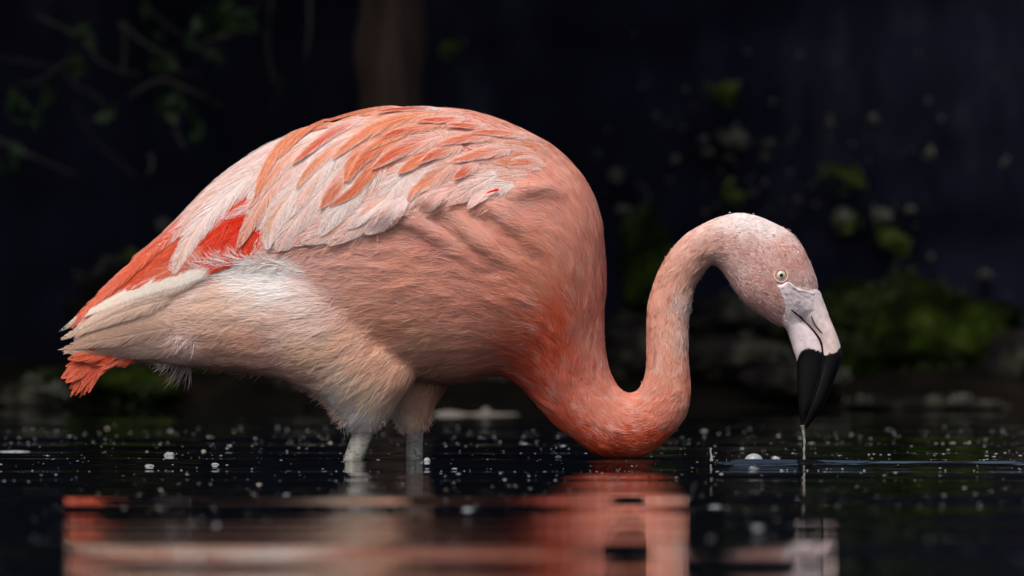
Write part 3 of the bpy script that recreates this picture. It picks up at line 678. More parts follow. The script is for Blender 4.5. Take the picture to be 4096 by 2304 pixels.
# hidden under-rows so that no skin shows: procedural scapulars and coverts following the flow
RED_poly = [(945,800),(1020,860),(1015,1035),(900,1075),(740,1110),(690,1100),(760,1000),(852,860)]
def wing_row(n, box, len_f, wid_f, lift, base, seed):
    r = np.random.default_rng(seed); k = 0; made = []
    tries = 0
    while k < n and tries < 20000:
        tries += 1
        x, y = r.uniform(box[0], box[2]), r.uniform(box[1], box[3])
        if not inside(np.array([[x, y]]), W_poly)[0]: continue
        if any((x-a)**2+(y-b)**2 < (wid_f(x)*.50)**2 for a, b in made): continue
        made.append((x, y)); k += 1
        L_ = len_f(x, y)*r.uniform(.8, 1.2); pts = [(x, y)]
        for s in range(5):
            f = flow(np.array([pts[-1]], float), np.array([False]))[0]; a = r.normal()*.05
            pts.append((pts[-1][0]+L_/5*(f[0]-f[1]*a), pts[-1][1]+L_/5*(f[1]+f[0]*a)))
        if not inside(np.array([pts[-1]]), W_poly)[0]: made.pop(); k -= 1; made.append((x, y)); continue
        if any(inside(np.array([p_, p_]), RED_poly)[0] for p_ in pts[2:]): continue
        if any(bvh.ray_cast(Vector(((p_[0]-2048)*K, -1, H+(1152-p_[1]+14)*K)), Vector((0, 1, 0)))[0] is None for p_ in pts): continue
        q = r.random(); base_c = PALE if q < .45 else (PINK if q < .8 else ROSE)
        if x > 1650: base_c = (240,190,174) if q < .4 else ((242,202,190) if q < .8 else (238,178,156))
        st = None
        ctr = r.random()
        if x > 1150 and ctr < .5: st = ((234,152,112) if r.random() < .7 else (226,112,60), .25, .95, -.1 if r.random() < .5 else -1.3, 1.2 if r.random() < .5 else .3)
        elif ctr < .3: st = (TAN, .2, .9, -.6, .9)
        feather(pts, wid_f(x)*r.uniform(.8, 1.2), base_c, ROSE if r.random() < .3 else (PALE if x < 1650 else (242,198,184)), st, edge=PALE if x < 1650 else (242,204,192), lift=lift, base=base, rows=22, colsn=11, seed=int(r.integers(1e6)))
wing_row(75, (950, 430, 1800, 900), lambda x, y: 330, lambda x: 78, .007, .0010, 5)
wing_row(90, (1550, 430, 2230, 790), lambda x, y: 210 if x < 1900 else 150, lambda x: 52 if x < 1950 else 40, .004, .0010, 6)
# red and orange under-feathers, then tail side
for i, (x0, y0, x1, y1) in enumerate([(1020,800,760,1100),(1030,850,800,1100),(1040,870,850,1090),(1040,890,900,1072),(1040,910,950,1048),(1045,940,985,1035),(1000,790,720,1095),(1040,930,1008,1018)]):
    feather([(x0, y0), ((x0+x1)/2+18, (y0+y1)/2-12), (x1, y1)], 92, (232,40,12), (238,78,34), lift=.003, base=.003)
tails = [((900,800),(690,960),(470,1130),(290,1300),ROSE,TAIL,60),((905,850),(720,990),(520,1130),(330,1275),TAIL,(232,112,80),66),((900,880),(740,1020),(560,1140),(400,1235),(214,84,50),TAIL,60),
 ((880,910),(760,1020),(640,1105),(500,1185),(222,92,58),(228,104,74),66),((860,950),(780,1030),(690,1090),(600,1138),(232,120,88),(230,110,78),56),((800,830),(640,975),(450,1130),(300,1290),(236,150,128),(230,120,92),44),
 ((840,980),(740,1060),(640,1110),(520,1168),(236,150,124),(226,92,58),50),((770,900),(600,1040),(420,1200),(280,1315),TAIL,(236,136,108),46)]
for i, (a, b_, c_, d_, k0, k1, wd) in enumerate(tails):
    feather([a, b_, c_, d_], wd, k0, k1, lift=.004+.0005*i, base=.002+.0006*i)
# long pale tertials and the marked coverts, traced one by one: path, width, root colour, tip colour, streaks
OR = lambda c=ORG, a=.3, b=.97, v0=-1.2, v1=1.2: (c, a, b, v0, v1)
big = [
 ([(1290,512),(1080,600),(880,745),(700,910),(560,1040)], 66, PALE, (238,196,186), None, .008),
 ([(1300,530),(1050,650),(860,800),(700,960),(600,1035)], 74, PALE, PINK, OR((226,186,172),.2,.8,-.3,.6), .010),
 ([(1230,590),(1000,730),(850,870),(760,1000),(712,1104)], 82, PALE, PALE, OR((228,184,156),.55,.97,-.6,.5), .013),
 ([(1180,620),(950,800),(810,930),(735,1030),(690,1085)], 64, (246,220,218), PALE, None, .011),
 ([(1230,650),(1090,780),(1000,840),(900,885)], 44, (244,206,204), (240,196,196), None, .008),
 ([(1300,560),(1130,720),(1040,860),(968,1000)], 62, PALE, TAN, OR(TAN,.2,.98,0,1.3), .014),
 ([(1330,620),(1200,760),(1110,890),(1088,1005)], 74, PALE, PALE, OR((236,188,158),.3,.9,-.8,.2), .014),
 ([(1420,640),(1290,780),(1180,910),(1120,1010)], 78, PALE, (242,206,198), None, .013),
 ([(1290,520),(1180,560),(1085,680),(1040,810)], 50, MED, (232,150,112), OR(MED,.0,.97,-.2,1.2), .017),
 ([(1530,432),(1380,470),(1240,540),(1120,660)], 52, (236,160,126), MED, OR(MED,.1,.95,-.5,1.2), .014),
 ([(1440,500),(1350,540),(1260,610),(1183,678)], 50, PALE, ORG, OR((214,72,18),.25,.99,-.4,1.2), .018),
 ([(1480,530),(1360,610),(1250,740),(1170,880)], 82, PALE, PALE, OR(TAN,.5,.9,-.2,1.0), .013),
 ([(1690,476),(1560,510),(1440,575),(1336,660)], 56, MED, TAN, OR(MED,.1,.99,-.9,.9), .017),
 ([(1560,560),(1470,610),(1420,670),(1390,738)], 62, PINK, MED, OR(MED,.2,.97,-.8,1.0), .016),
 ([(1600,600),(1470,720),(1370,840),(1290,950)], 84, PALE, PALE, None, .014),
 ([(1470,640),(1410,700),(1350,770),(1298,842)], 62, PALE, (222,130,90), OR((222,128,86),.4,.98,-.9,1.2), .016),
 ([(1720,450),(1640,456),(1570,464),(1510,478)], 34, PALE, ORG, OR((216,76,22),.15,.99,-.9,.9), .016),
 ([(1760,505),(1690,530),(1600,548),(1527,580)], 40, MED, (214,70,20), OR((214,70,22),.45,.99,-.7,1.2), .018),
 ([(1840,492),(1780,500),(1720,505),(1668,515)], 34, PINK, ORG, OR((222,92,34),.25,.97,-1.2,1.2), .018),
 ([(1930,524),(1880,524),(1830,524),(1784,526)], 28, PINK, ORG, OR((222,98,44),.3,.97,-1.2,1.2), .017),
 ([(1740,565),(1660,595),(1570,640),(1496,696)], 58, PINK, ORG, OR((220,92,40),.35,.99,-1.0,.9), .018),
 ([(1830,600),(1780,620),(1730,640),(1682,672)], 42, PINK, (220,96,50), OR((220,100,56),.35,.99,-1.2,1.2), .017),
 ([(1750,625),(1690,650),(1640,680),(1600,710)], 46, TAN, MED, OR(MED,.2,.97,-1.2,1.2), .017),
 ([(1720,640),(1600,740),(1520,840),(1400,920)], 74, PALE, PALE, OR(TAN,.4,.85,-1,.2), .015),
 ([(1790,640),(1690,740),(1590,850),(1472,942)], 70, (246,222,220), (246,224,222), None, .018),
 ([(1680,700),(1560,800),(1450,900),(1325,985)], 76, PALE, PINK, None, .013),
 ([(1560,760),(1440,860),(1330,930),(1220,975)], 74, PALE, PINK, OR(TAN,.3,.8,-.5,.6), .011),
 ([(1500,740),(1370,850),(1270,930),(1180,985)], 70, PALE, ROSE, None, .010),
 ([(1400,800),(1300,880),(1200,950),(1120,1005)], 66, PINK, PALE, None, .010),
 ([(1820,660),(1740,720),(1680,770),(1640,815)], 58, PINK, TAN, OR(MED,.3,.9,-.8,.6), .015),
 ([(1620,560),(1540,600),(1460,660),(1400,745)], 44, (238,170,140), MED, OR((222,104,52),.4,.97,-1.0,1.1), .019),
 ([(1560,640),(1490,700),(1420,780),(1330,835)], 46, (240,180,156), (226,120,76), OR((224,118,72),.35,.97,-1.0,1.0), .017),
 ([(1700,520),(1620,545),(1530,590),(1440,640)], 38, MED, TAN, OR((230,136,92),.2,.97,-1.0,1.0), .019),
 ([(1420,560),(1340,620),(1250,700),(1200,770)], 44, PALE, (234,160,124), OR((232,150,112),.3,.97,-1.1,.6), .017),
 ([(1280,560),(1180,640),(1090,740),(1010,850)], 52, PALE, (236,176,150), OR((232,158,124),.35,.95,-1.2,.4), .014),
 ([(1640,800),(1560,850),(1480,890),(1400,905)], 40, (240,186,168), (232,150,118), None, .012),
 ([(1960,560),(1890,565),(1820,580),(1750,600)], 38, PINK, (232,140,104), OR((230,130,90),.3,.95,-1.1,1.0), .015),
 ([(2010,610),(1940,625),(1870,645),(1800,665)], 38, PINK, (234,150,118), OR((232,140,104),.3,.95,-1.1,1.0), .014),
 ([(2080,560),(2010,550),(1940,548),(1880,552)], 34, PINK, (234,150,118), OR((232,136,98),.3,.95,-1.1,1.0), .013),
 ([(1900,670),(1870,690),(1840,712),(1816,730)], 36, PINK, ORG, OR((220,94,44),.35,.99,-1.2,1.2), .017),
 ([(1880,720),(1800,770),(1740,810),(1690,835)], 62, PINK, ROSE, None, .013),
 ([(2000,700),(1920,745),(1850,790),(1790,830)], 60, PALE, ROSE, None, .012),
 ([(2060,740),(1990,765),(1930,800),(1880,838)], 52, PALE, PINK, None, .012)]
for pth_, wd, k0, k1, st, lf in big:
    if k0 in (MED, TAN): k0 = (240,186,162)
    if k1 in (ORG, (214,70,20), (220,96,50)): k1 = (232,150,116)
    if st and len(pth_) == 4 and wd < 60:      # root drawn out under the feather above
        (xa, ya), (xb, yb) = pth_[0], pth_[1]; pth_ = [(xa+(xa-xb)*.5, ya+(ya-yb)*.5+3)]+pth_
    feather(pth_, wd, k0, k1, st, edge=PALE if k0 in (PALE, PINK) else (244,200,180), lift=lf*.8, base=.0028, rows=36)
feather([(1992,772),(1968,792),(1942,812)], 11, (214,20,30), (200,10,20), lift=.002, base=.013, rows=12, cup=.02, barbs=False)
# white under-tail quills
for i, (a, b_, c_, wd, k0, k1) in enumerate([((860,1085),(560,1172),(232,1330),58,(253,242,234),(252,232,216)),((800,1120),(540,1195),(275,1345),56,(246,222,208),(244,214,196)),((700,1190),(500,1250),(240,1360),52,(232,204,186),(240,208,190)),
    ((640,1200),(480,1260),(330,1330),46,(238,212,196),(244,224,214)),((720,1300),(500,1340),(252,1392),58,(222,192,174),(226,192,170)),((760,1380),(520,1400),(270,1412),50,(206,176,166),(214,184,168)),((600,1230),(430,1300),(300,1385),48,(226,196,176),(230,200,180))]):
    feather([a, b_, c_], wd, k0, k1, lift=.006, base=.002+.0009*(6-i), tipsharp=.8, fray=.12, barbs=i > 1)
# orange tail tuft hanging below
tuft = [((470,1425),(360,1440),(262,1470),40),((480,1430),(350,1455),(244,1518),60),((470,1430),(340,1480),(262,1535),46),((460,1425),(340,1500),(278,1560),34),((450,1430),(340,1500),(281,1593),22),((440,1430),(360,1510),(300,1588),18),
 ((440,1430),(365,1510),(319,1597),16),((440,1425),(375,1510),(336,1585),16),((450,1425),(390,1500),(354,1579),18),((470,1420),(405,1480),(376,1545),18),((500,1415),(430,1465),(390,1512),24),((545,1415),(460,1445),(408,1482),34),((560,1415),(440,1430),(330,1450),60),((500,1415),(380,1420),(270,1440),50)]
for i, (a, b_, c_, wd) in enumerate(tuft):
    feather([a, b_, c_], wd, (206,72,38), (232,118,86), free=(.0-.001*i, -.006-.003*(i % 3)), name='tail_feather', rows=16, colsn=5, tipsharp=.9)

# -- free wisps: fringe over the red, thigh skirt, hanging down tuft
def wisps(specs, name, seed):
    r = np.random.default_rng(seed); Vs, Fs, Cs, n0 = [], [], [], 0; segs = 6
    for (bx0, by0, bx1, by1, dx, dy, L_, cnt, spread, curl, colr, wdt, dep) in specs:
        for k in range(cnt):
            u = r.random(); x, y = bx0+(bx1-bx0)*u+r.normal()*5, by0+(by1-by0)*u+r.normal()*5
            if dep is None: p, nn = surf(x, y); p = p+nn*.001
            else: p = np.array(P(x, y, dep+r.normal()*.006)[:]); nn = np.array((0, -1, 0.))
            a = math.atan2(-dy, dx)+r.normal()*spread; l = L_*K*r.uniform(.5, 1.25); cu = curl+r.normal()*.35; oy = r.normal()*.35-.1
            path_ = [p]
            for s in range(segs):
                a2 = a+cu*s/segs; path_.append(path_[-1]+np.array((math.cos(a2), oy*.4, math.sin(a2)))*l/segs)
            path_ = np.array(path_); tg = np.gradient(path_, axis=0); tg /= np.linalg.norm(tg, axis=1)[:, None]
            sd_ = np.cross(np.array((0, -1, r.normal()*.4)), tg); sd_ /= np.linalg.norm(sd_, axis=1)[:, None]
            hw = wdt*.75*K/2*(1-np.linspace(0, 1, segs+1)**2*.92)
            Vs.append(np.stack([path_-sd_*hw[:, None], path_+sd_*hw[:, None]], 1).reshape(-1, 3))
            kk = np.arange(segs)*2+n0; Fs.append(np.stack([kk, kk+1, kk+3, kk+2], -1)); n0 += 2*(segs+1)
            Cs.append(np.repeat(lin(colr)[None]*(1+.08*r.normal()), 2*(segs+1), 0))
    o = mesh(name, np.vstack(Vs), np.vstack(Fs), M_down, bird, cols=np.clip(np.vstack(Cs), 0, .92)); o['kind'] = 'stuff'
WH = (250,238,236)
wisps([(790,1098,870,1066,-.45,-.85,66,220,.45,.5,WH,4,None),(870,1072,1000,1054,-.5,-.8,74,380,.4,.5,WH,4,None),(1000,1056,1130,1052,-.8,-.5,66,280,.35,.3,WH,4,None),(780,1095,700,1120,-.9,-.1,50,80,.2,.2,(250,232,220),4,None),
 (880,1070,930,1062,-.2,-1,85,16,.35,.9,WH,3,None),(1225,1520,1330,1600,-.85,.5,44,220,.35,-.2,(214,178,164),4,-.05),(1320,1590,1380,1680,-.6,.75,40,240,.35,-.2,(214,190,176),3.2,-.05),(1370,1660,1430,1715,-.35,.93,24,60,.3,-.2,(214,190,176),3,-.045),
 (1430,1700,1500,1715,-.05,1,20,40,.3,0,(214,190,176),3,-.045),(1500,1720,1550,1660,.0,1,20,30,.3,0,(214,190,176),3,-.045),(1560,1640,1610,1720,-.2,1,24,50,.3,0,(206,186,182),4,.02),(1600,1700,1700,1705,0,1,22,60,.25,0,(214,186,172),4,.02),
 (1700,1700,1735,1640,.05,1,36,90,.25,0,(214,176,156),4,.03),(700,1455,770,1460,-.15,1,95,46,.35,-.6,(150,142,140),2.4,-.02),(640,1445,700,1455,-.6,.8,60,26,.4,-.5,(170,160,158),2.4,-.02),(520,1425,470,1420,-.6,.8,50,40,.3,-.3,(206,130,116),3,-.01),
 (600,1440,1200,1512,-.9,.35,38,260,.3,-.2,(190,150,142),3.5,-.01),(700,1330,790,1360,-.5,.85,70,60,.4,-.6,(222,200,196),3,None),(1000,1060,1180,1070,-.95,-.1,80,120,.3,.4,WH,3.5,None),
 (1090,1015,1020,1030,-.5,.85,46,60,.35,-.2,(236,196,196),3,None),(960,1000,985,1000,-.2,1,38,30,.4,0,(240,190,170),3,None),(300,1400,262,1398,-.8,.5,22,40,.3,0,(226,190,170),5,-.004),(1640,800,1760,812,-.9,.3,60,60,.3,.2,(240,206,196),3,None),
 (1090,1018,1330,988,-.95,.15,70,260,.3,.2,(238,196,182),3.4,None),(1330,985,1475,940,-.95,.25,70,200,.3,.2,(238,192,176),3.4,None),(1475,940,1610,850,-.85,.35,70,180,.3,.2,(238,192,176),3.4,None),(1610,850,1800,835,-.9,.3,50,120,.3,.2,(236,186,168),3.2,None),
 (1760,830,1860,900,-.6,-.5,50,60,.3,.5,(236,190,176),3,None),(1880,850,1960,835,-.7,.3,45,50,.3,.4,(236,190,176),3,None),(2290,820,2140,880,-.9,.1,110,90,.3,.3,(240,196,184),3.5,None)], 'wispy_plumage', 31)

# -- bill
gape = [(3138,1222),(3172,1245),(3201,1270),(3248,1316),(3283,1363),(3298,1410),(3298,1470),(3280,1549),(3256,1619),(3224,1700)]
left = [(3124,1280),(3130,1302),(3146,1321),(3160,1358),(3176,1410),(3187,1447),(3187,1526),(3191,1590),(3196,1650),(3203,1700)]
right = [(3268,1150),(3284,1180),(3300,1225),(3323,1279),(3352,1350),(3366,1400),(3368,1432),(3340,1515),(3295,1620),(3228,1714)]
gl = [(3138,1200),(3158,1225),(3197,1266),(3243,1314),(3275,1363),(3284,1412),(3278,1472),(3254,1549),(3228,1622),(3204,1704)]
wU = [68,62,53,46,42,39,36,31,24,8]; wL = [66,58,50,45,43,40,37,32,24,7]
bnd = np.array([(3150,1470),(3187,1447),(3194,1420),(3203,1404),(3225,1393),(3250,1396),(3276,1405),(3292,1412),(3300,1420),(3318,1414),(3330,1412),(3341,1410),(3352,1398),(3362,1386),(3400,1370)], float)
def bill_cols(S, ridge_v):
    yb = np.interp(S[:, 0], bnd[:, 0], bnd[:, 1])+np.array([7*noise.noise(Vector((s[0]/9, s[1]/9, 2))) for s in S])
    a = np.clip((S[:, 1]-yb)/5+.5, 0, 1)[:, None]
    mott = np.array([noise.noise(Vector((s[0]/26, s[1]/40, 8))) for s in S])[:, None]
    spk = np.array([noise.noise(Vector((s[0]/7, s[1]/7, 18))) for s in S])[:, None]
    g = lin((226,212,216))*(1+.16*mott); g = g+(lin((222,203,203))-lin((220,210,218)))*np.clip((S[:, :1]-3230)/90, 0, 1)
    g = g*(1-.5*np.clip(spk-.42, 0, .4)/.4)
    return np.clip(g*(1-a)+np.array([.002, .0017, .0025])*a, 0, .9)
bill_geo = []
for nm, A_, B_, W_ in (('upper_bill', right, gl, wU), ('lower_bill', gape, left, wL)):
    rb = [(a[0], a[1], b[0], b[1], w_) for a, b, w_ in zip(A_, B_, W_)]
    V, F, S = loft(rb, 160, 64, power=.9); bill_geo.append((V, F)); mesh(nm, V, F, M_bill, bird, cols=bill_cols(S, 0))
# -- bare pale skin between eye and bill, running onto the bill base
def lore():
    allp = [(BV, np.hstack([BT, BT[:, -1:]]))]+bill_geo
    Va, Fa = join(allp); bv = BVHTree.FromPolygons(Va.tolist(), [tuple(dict.fromkeys(f)) for f in Fa.tolist()])
    nu, nv = 40, 30; V = np.zeros((nu, nv, 3)); C = []
    top = catmull([(3102,1140),(3122,1138),(3150,1126),(3186,1150),(3238,1166),(3279,1163)], nu); bot = catmull([(3130,1296),(3150,1304),(3180,1296),(3215,1280),(3262,1264),(3314,1256)], nu)
    for i in range(nu):
        for j in range(nv):
            u = j/(nv-1); x, y = top[i]*(1-u)+bot[i]*u; x += 20*math.sin(math.pi*u)*max(0, 1-i/(nu-1)*2)
            y0 = 9*noise.noise(Vector((x/11, y/11, 0)))*(1-u)
            h = bv.ray_cast(Vector(((x+y0*.6-2048)*K, -1, H+(1152-y-y0)*K)), Vector((0, 1, 0)))
            V[i, j] = np.array(h[0])+np.array(h[1])*0 if h[0] is not None else V[i-1, j]+np.array([.0012, .002, 0])
            C.append(bill_cols(np.array([[x, y]], float), 0)[0])
    for _ in range(40): V[1:-1, 1:-1, 1] = (V[:-2, 1:-1, 1]+V[2:, 1:-1, 1]+V[1:-1, :-2, 1]+V[1:-1, 2:, 1])/4
    V[1:-1, 1:-1, 1] -= .0020*np.clip((1-np.linspace(0, 1, nv)[1:-1])*3.5, .12, 1)[None]; V[0, :, 1] += .0006; V[:, 0, 1] += .0006
    mesh('facial_skin', V.reshape(-1, 3), grid_faces(nu, nv), M_bill, bird, cols=np.array(C))
    bill_geo.append((V.reshape(-1, 3), grid_faces(nu, nv)))
lore()
Vb, Fb = join(bill_geo); bvb = BVHTree.FromPolygons(Vb.tolist(), Fb.tolist())
M_dark = noise_mat('bill_groove', [(.3, (.004, .003, .004)), (.7, (.010, .007, .008))], scale=60, rough=.6, spec=.05)
def bill_line(path_, rad, wfun, mat, name):
    q = []
    for i, (x, y) in enumerate(catmull(path_, 40)):
        h = bvb.ray_cast(Vector(((x-2048)*K, -1, H+(1152-y)*K)), Vector((0, 1, 0))); yy = h[0].y if h[0] is not None else q[-1][1]
        q.append((((x-2048)*K), yy+.0002, H+(1152-y)*K))
    V, F = tube(q, [rad*K*math.sin(math.pi*min(1, max(.02, .04+.92*i/39)))**.5 for i in range(40)], 8); return mesh(name, V, F, mat, bird)
bill_line([(3160,1238),(3201,1269),(3248,1315),(3281,1362),(3290,1412),(3287,1470),(3264,1549),(3240,1619)], 5.5, lambda t: np.interp(t, [0, .12, .5, 1], [60, 40, 16, 10]), M_dark, 'bill_opening')
M_nos = noise_mat('nostril_skin', [(.3, (.07, .03, .025)), (.7, (.16, .08, .07))], scale=60, rough=.6)
bill_line([(3243,1264),(3258,1298),(3288,1334)], 4.5, lambda t: 42-5*t, M_nos, 'nostril')
# -- eye
ec, en = surf(3120, 1101)
en = np.array((.10, -1, .05)); en /= np.linalg.norm(en); eye_c = ec-en*.0050
m_e, t_, b_ = new_mat('iris'); b_.inputs['Base Color'].default_value = (*lin((196,196,168)), 1); b_.inputs['Roughness'].default_value = .08; b_.inputs['Coat Weight'].default_value = 1
m_p, t_, b_ = new_mat('pupil'); b_.inputs['Base Color'].default_value = (.004, .004, .004, 1); b_.inputs['Roughness'].default_value = .05
m_r = noise_mat('eye_rim', [(.3, lin((150,96,84))), (.7, lin((190,140,124)))], scale=200, rough=.5, dist=.001)
m_r2 = noise_mat('eye_lid', [(.3, lin((214,186,178))), (.7, lin((230,206,198)))], scale=200, rough=.5, dist=.001)
V0, F0 = ICO3
eye = mesh('eye', V0*.0078+eye_c, F0, m_e, bird)
def disc(c, n_, r0, rt, nseg=40):
    n_ = Vector(n_); a = n_.orthogonal().normalized(); b2 = n_.cross(a)
    q = [Vector(c)+(a*math.cos(2*math.pi*i/nseg)+b2*math.sin(2*math.pi*i/nseg))*r0 for i in range(nseg+1)]
    return tube(q, [rt]*(nseg+1), 8)
def child(o):
    o.parent = eye; o.location = (0, 0, 0)
V = V0*np.array([.0023, .0010, .0023])+eye_c+en*.0075; child(mesh('pupil', V, F0, m_p))
V, F = disc(eye_c+en*.0052, en, .0068, .0009); child(mesh('eye_rim', V, F, m_r))
V, F = disc(eye_c+en*.0046, en, .0086, .0012); child(mesh('eyelid', V, F, m_r2))

# -- legs
def leg(ribs, name):
    V, F, S = loft(ribs, 90, 32)
    C = []
    for v, s in zip(V, S):
        n1 = noise.noise(Vector((s[0]/22, s[1]/60, v[1]*60))); n2 = noise.noise(Vector((s[0]/10, s[1]/12, v[1]*80+4)))
        c = lin((158,158,148))*(1+.42*n1); c = c*(1-.45*np.clip((s[1]-1826)/14, 0, 1)); pu = np.clip((1790-s[1])/60, 0, 1)*(.35+.4*n2); c = c*(1-pu)+lin((168,132,146))*pu
        crack = abs(noise.noise(Vector((s[0]/20, s[1]/16, 7)))) < .055
        C.append(np.clip(c*(.42 if crack else 1), 0, .9))
    return mesh(name, V, F, M_leg, bird, cols=np.array(C))
leg([(1512,1690,1420,1690,38,-112),(1494,1735,1410,1735,34,-112),(1480,1775,1396,1775,33,-113),(1462,1825,1379,1825,32,-114),(1440,1885,1362,1885,30,-115),(1400,2000,1320,2000,30,-118)], 'leg')
leg([(1700,1690,1612,1690,34,96),(1692,1740,1622,1740,31,95),(1690,1790,1623,1790,30,94),(1690,1850,1622,1850,29,93),(1690,2000,1620,2000,29,90)], 'leg')

# -- drops of water beading on head and neck
m_w, t_, b_ = new_mat('clear_water'); b_.inputs['Base Color'].default_value = (1, 1, 1, 1); b_.inputs['Roughness'].default_value = 0; b_.inputs['IOR'].default_value = 1.333; b_.inputs['Transmission Weight'].default_value = 1
dr = []; r = np.random.default_rng(3)
V1, F1 = ICO1
edge_dr = [(2920,852,9),(3013,858,7),(3157,926,8),(2662,1028,8),(3243,1045,6),(2765,1240,12),(2768,1250,10),(2848,1054,8),(2925,1142,7),(2963,1190,6),(3010,1236,6),(3050,1268,5),(2568,1530,8),(2609,1609,9),(2520,1600,6),(2421,1345,6),(2640,1125,6),(3025,925,9),(3090,945,7),(3138,1020,8),(3035,1032,5),(2924,992,5)]
for k in range(230):
    if k < len(edge_dr): x, y, s = edge_dr[k]; s *= .62
    else:
        if r.random() < .6: x, y = r.uniform(2890, 3230), r.uniform(900, 1300)
        elif r.random() < .8: x, y = r.uniform(2600, 2900), r.uniform(900, 1350)
        else: x, y = r.uniform(2560, 2760), r.uniform(1300, 1650)
        s = r.uniform(1.6, 4.2)
    h = bvh.ray_cast(Vector(((x-2048)*K, -1, H+(1152-y)*K)), Vector((0, 1, 0)))
    if h[0] is None:
        h = bvh.find_nearest(Vector(((x-2048)*K, 0, H+(1152-y)*K)))
        if (h[0]-Vector(((x-2048)*K, 0, H+(1152-y)*K))).length > .02: continue
    dr.append((V1*s*K*np.array([1, 1, 1.15])+np.array(h[0])+np.array(h[1])*.0016, F1))
V, F = join(dr); o = mesh('water_beads', V, F, m_w, bird); o['kind'] = 'stuff'
# thread of water falling from the bill tip
q = [P(x, y, 0) for x, y in ((3212,1700),(3213,1722),(3216,1745),(3218,1775),(3216,1800),(3217,1830),(3216,1846))]
m_t, t_, b_ = new_mat('muddy_water'); b_.inputs['Base Color'].default_value = (.42, .40, .38, 1); b_.inputs['Roughness'].default_value = .05; b_.inputs['IOR'].default_value = 1.333; b_.inputs['Transmission Weight'].default_value = .45
q = catmull([p[:] for p in q], 40)
V, F = tube(q, [K*(7*math.exp(-i/6)+4.2+1.2*math.sin(i*.8)) for i in range(40)], 10)
tag(mesh('water_thread', V, F, m_t), 'thin thread of water dripping from the black bill tip', 'water drip')

# ================================================================== THINGS AFLOAT
M_foam = noise_mat('foam', [(.3, (.22, .24, .26)), (.7, (.55, .60, .64))], scale=300, rough=.35, dist=.0005)
M_debris = noise_mat('debris', [(.3, (.20, .17, .12)), (.7, (.55, .48, .36))], scale=200, rough=.8, dist=.0005)
m_b, t_, b_ = new_mat('bubble_film'); b_.inputs['Base Color'].default_value = (.62, .68, .74, 1); b_.inputs['Roughness'].default_value = .03; b_.inputs['Transmission Weight'].default_value = .6; b_.inputs['IOR'].default_value = 1.15; b_.inputs['Coat Weight'].default_value = .6
def afloat(sx, sy, hw, hh, mat, name, seed=0, ico=ICO1, rough=.2):
    """sx, sy photo pixel where it sits on the water; hw, hh half width and height in pixels at that distance"""
    y = H*D/((sy-1152)*K)-D; f = K*(D+y)/D
    x = (sx-2048)*f; z = float(wave(x, y))
    V0_, F_ = ico
    V = np.array([np.array(v)*(1+noisy((v[0]+seed, v[1], v[2]), 1.6, rough, 3)) for v in V0_])*np.array([hw*f, hw*f, hh*f])
    o = mesh(name, V, F_, mat); o.location = (x, y, z); return o
tag(afloat(3015, 1846, 37, 30, m_b, 'bubble', 1, ICO3, .0), 'largest clear bubble floating left of the dripping bill', 'bubble')
tag(afloat(3103, 1846, 18, 16, m_b, 'bubble', 1, ICO3, .15), 'small pointed bubble between the largest bubble and the drip', 'bubble')
tag(afloat(678, 1822, 21, 14, M_foam, 'foam_fleck', 3, ICO2), 'big white foam fleck floating below the tail', 'foam')
tag(afloat(598, 1862, 20, 7, M_foam, 'foam_fleck', 4, ICO2), 'flat white foam fleck in front of the big fleck below the tail', 'foam')
tag(afloat(860, 1858, 16, 7, M_foam, 'foam_fleck', 5, ICO2), 'white foam fleck halfway between the tail and the near leg', 'foam')
tag(afloat(2233, 1830, 14, 9, m_b, 'bubble', 6, ICO2, 0), 'round bubble left of where the neck meets the water', 'bubble')
tag(afloat(1708, 1848, 14, 14, m_b, 'bubble', 6, ICO2, 0), 'bubble clinging to the right side of the far leg', 'bubble')
tag(afloat(60, 1805, 60, 5, M_foam, 'foam_fleck', 8, ICO2), 'long flat foam streak at the far left edge', 'foam')
tag(afloat(2860, 2020, 24, 6, M_foam, 'foam_fleck', 9, ICO2), 'blurred pale fleck right of the neck reflection', 'foam')
tag(afloat(3030, 2115, 20, 10, M_foam, 'foam_fleck', 10, ICO2), 'large blurred white fleck in the right foreground', 'foam')
tag(afloat(1870, 2040, 22, 8, M_foam, 'foam_fleck', 10, ICO2), 'blurred bluish fleck in front of the far leg reflection', 'foam')
# small splash of water right of the neck
q = catmull([P(2846, 1848, -.02)[:], P(2846, 1825, -.02)[:], P(2842, 1805, -.02)[:], P(2846, 1792, -.02)[:]], 14)
V, F = tube(q, [K*(9*math.exp(-i/2.5)+3.2) for i in range(14)], 8)
tag(mesh('water_splash', V, F, m_t), 'tiny upright spike of splashing water between neck and bubble', 'splash')
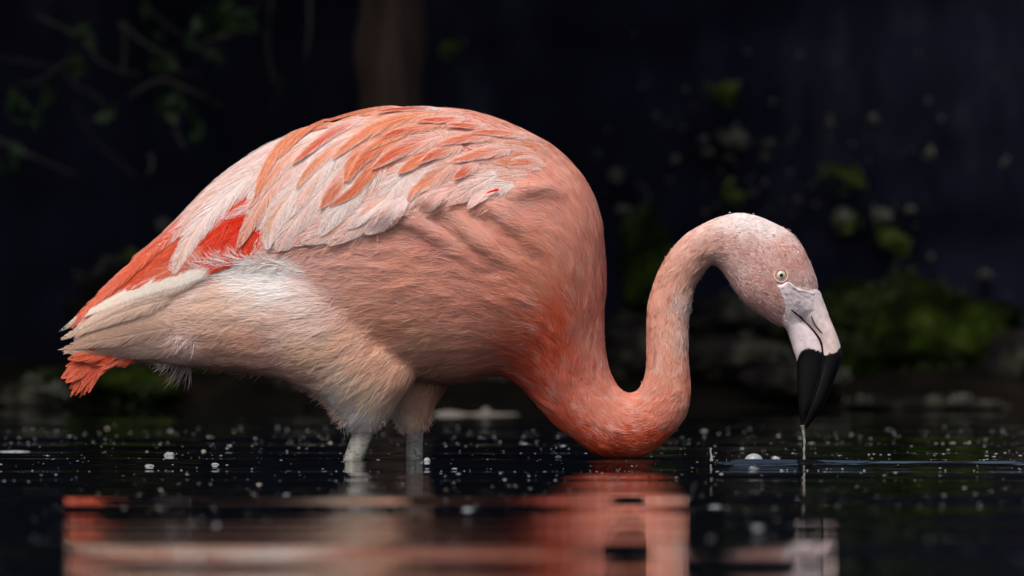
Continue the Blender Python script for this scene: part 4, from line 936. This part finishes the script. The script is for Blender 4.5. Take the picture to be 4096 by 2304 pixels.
# loose white feather lying on the water in the foreground
def loose_feather():
    y = H*D/((2010-1152)*K)-D; f = K*(D+y)/D; pts = catmull([(-90,6),(-20,12),(20,4),(28,-30),(42,-62)], 24); V = []; F = []
    q = [(p[0]*f, .0, max(.0015, (10-p[1])*f)) for p in pts]
    for i, p in enumerate(q):
        hw = f*(13*math.sin(math.pi*(.08+.88*i/23))**.7)
        for v in (-1, -.5, 0, .5, 1): V.append((p[0], v*hw*1.6, p[2]+abs(v)*hw*.6))
    o = mesh('loose_feather', V, grid_faces(24, 5), M_foam); o.location = ((2740-2048)*f, y, .001)
    tag(o, 'small curled white feather afloat beside the neck reflection', 'feather')
loose_feather()
# individual flecks by the score, the finer dust as one
protos = []
for k in range(6):
    V = np.array([np.array(v)*(1+noisy((v[0]+k*5, v[1], v[2]), 1.5, .45, 3)) for v in ICO1[0]])*np.array([1, 1, .6])
    me = mesh('water_fleck', V, ICO1[1], M_foam if k < 4 else M_debris); protos.append(me.data); bpy.data.objects.remove(me)
def rand_place(r):
    u = r.random()
    sy = 1700+r.gamma(2.2, 55) if u < .72 else r.uniform(1870, 2290)
    return r.uniform(-60, 4150), sy
r = np.random.default_rng(44); k = 0
while k < 180:
    sx, sy = rand_place(r)
    if sy > 2290 or sy < 1655: continue
    y = H*D/((sy-1152)*K)-D; f = K*(D+y)/D; s = r.gamma(2.0, 1.0)+1.7
    if sy > 1880: s *= 1.1
    x = (sx-2048)*f
    if .10 < x < .19 and abs(y) < .05: continue
    o = bpy.data.objects.new('water_fleck', protos[int(r.integers(6))]); sc.collection.objects.link(o)
    o.location = (x, y, float(wave(x, y))+.0002); o.scale = (s*f*r.uniform(.8, 1.9), s*f, s*f*.6); o.rotation_euler = (0, 0, r.uniform(-.4, .4))
    tag(o, 'tiny pale fleck floating on the dark water', 'fleck', 'pale flecks scattered over the water'); k += 1
parts = []
for k in range(1050):
    sx, sy = rand_place(r)
    if sy > 2300 or sy < 1648: continue
    y = H*D/((sy-1152)*K)-D; f = K*(D+y)/D; s = r.gamma(2., .55)+.6
    x = (sx-2048)*f
    if .10 < x < .19 and abs(y) < .05: continue
    V = ICO1[0]
    parts.append((V*np.array([s*f*r.uniform(.8, 2.2), s*f, s*f*.6])+np.array([x, y, float(wave(x, y))]), ICO1[1]))
V, F = join(parts); tag(mesh('floating_dust', V, F, M_foam), 'fine pale dust and froth floating on the pond', 'floating dust', kind='stuff')
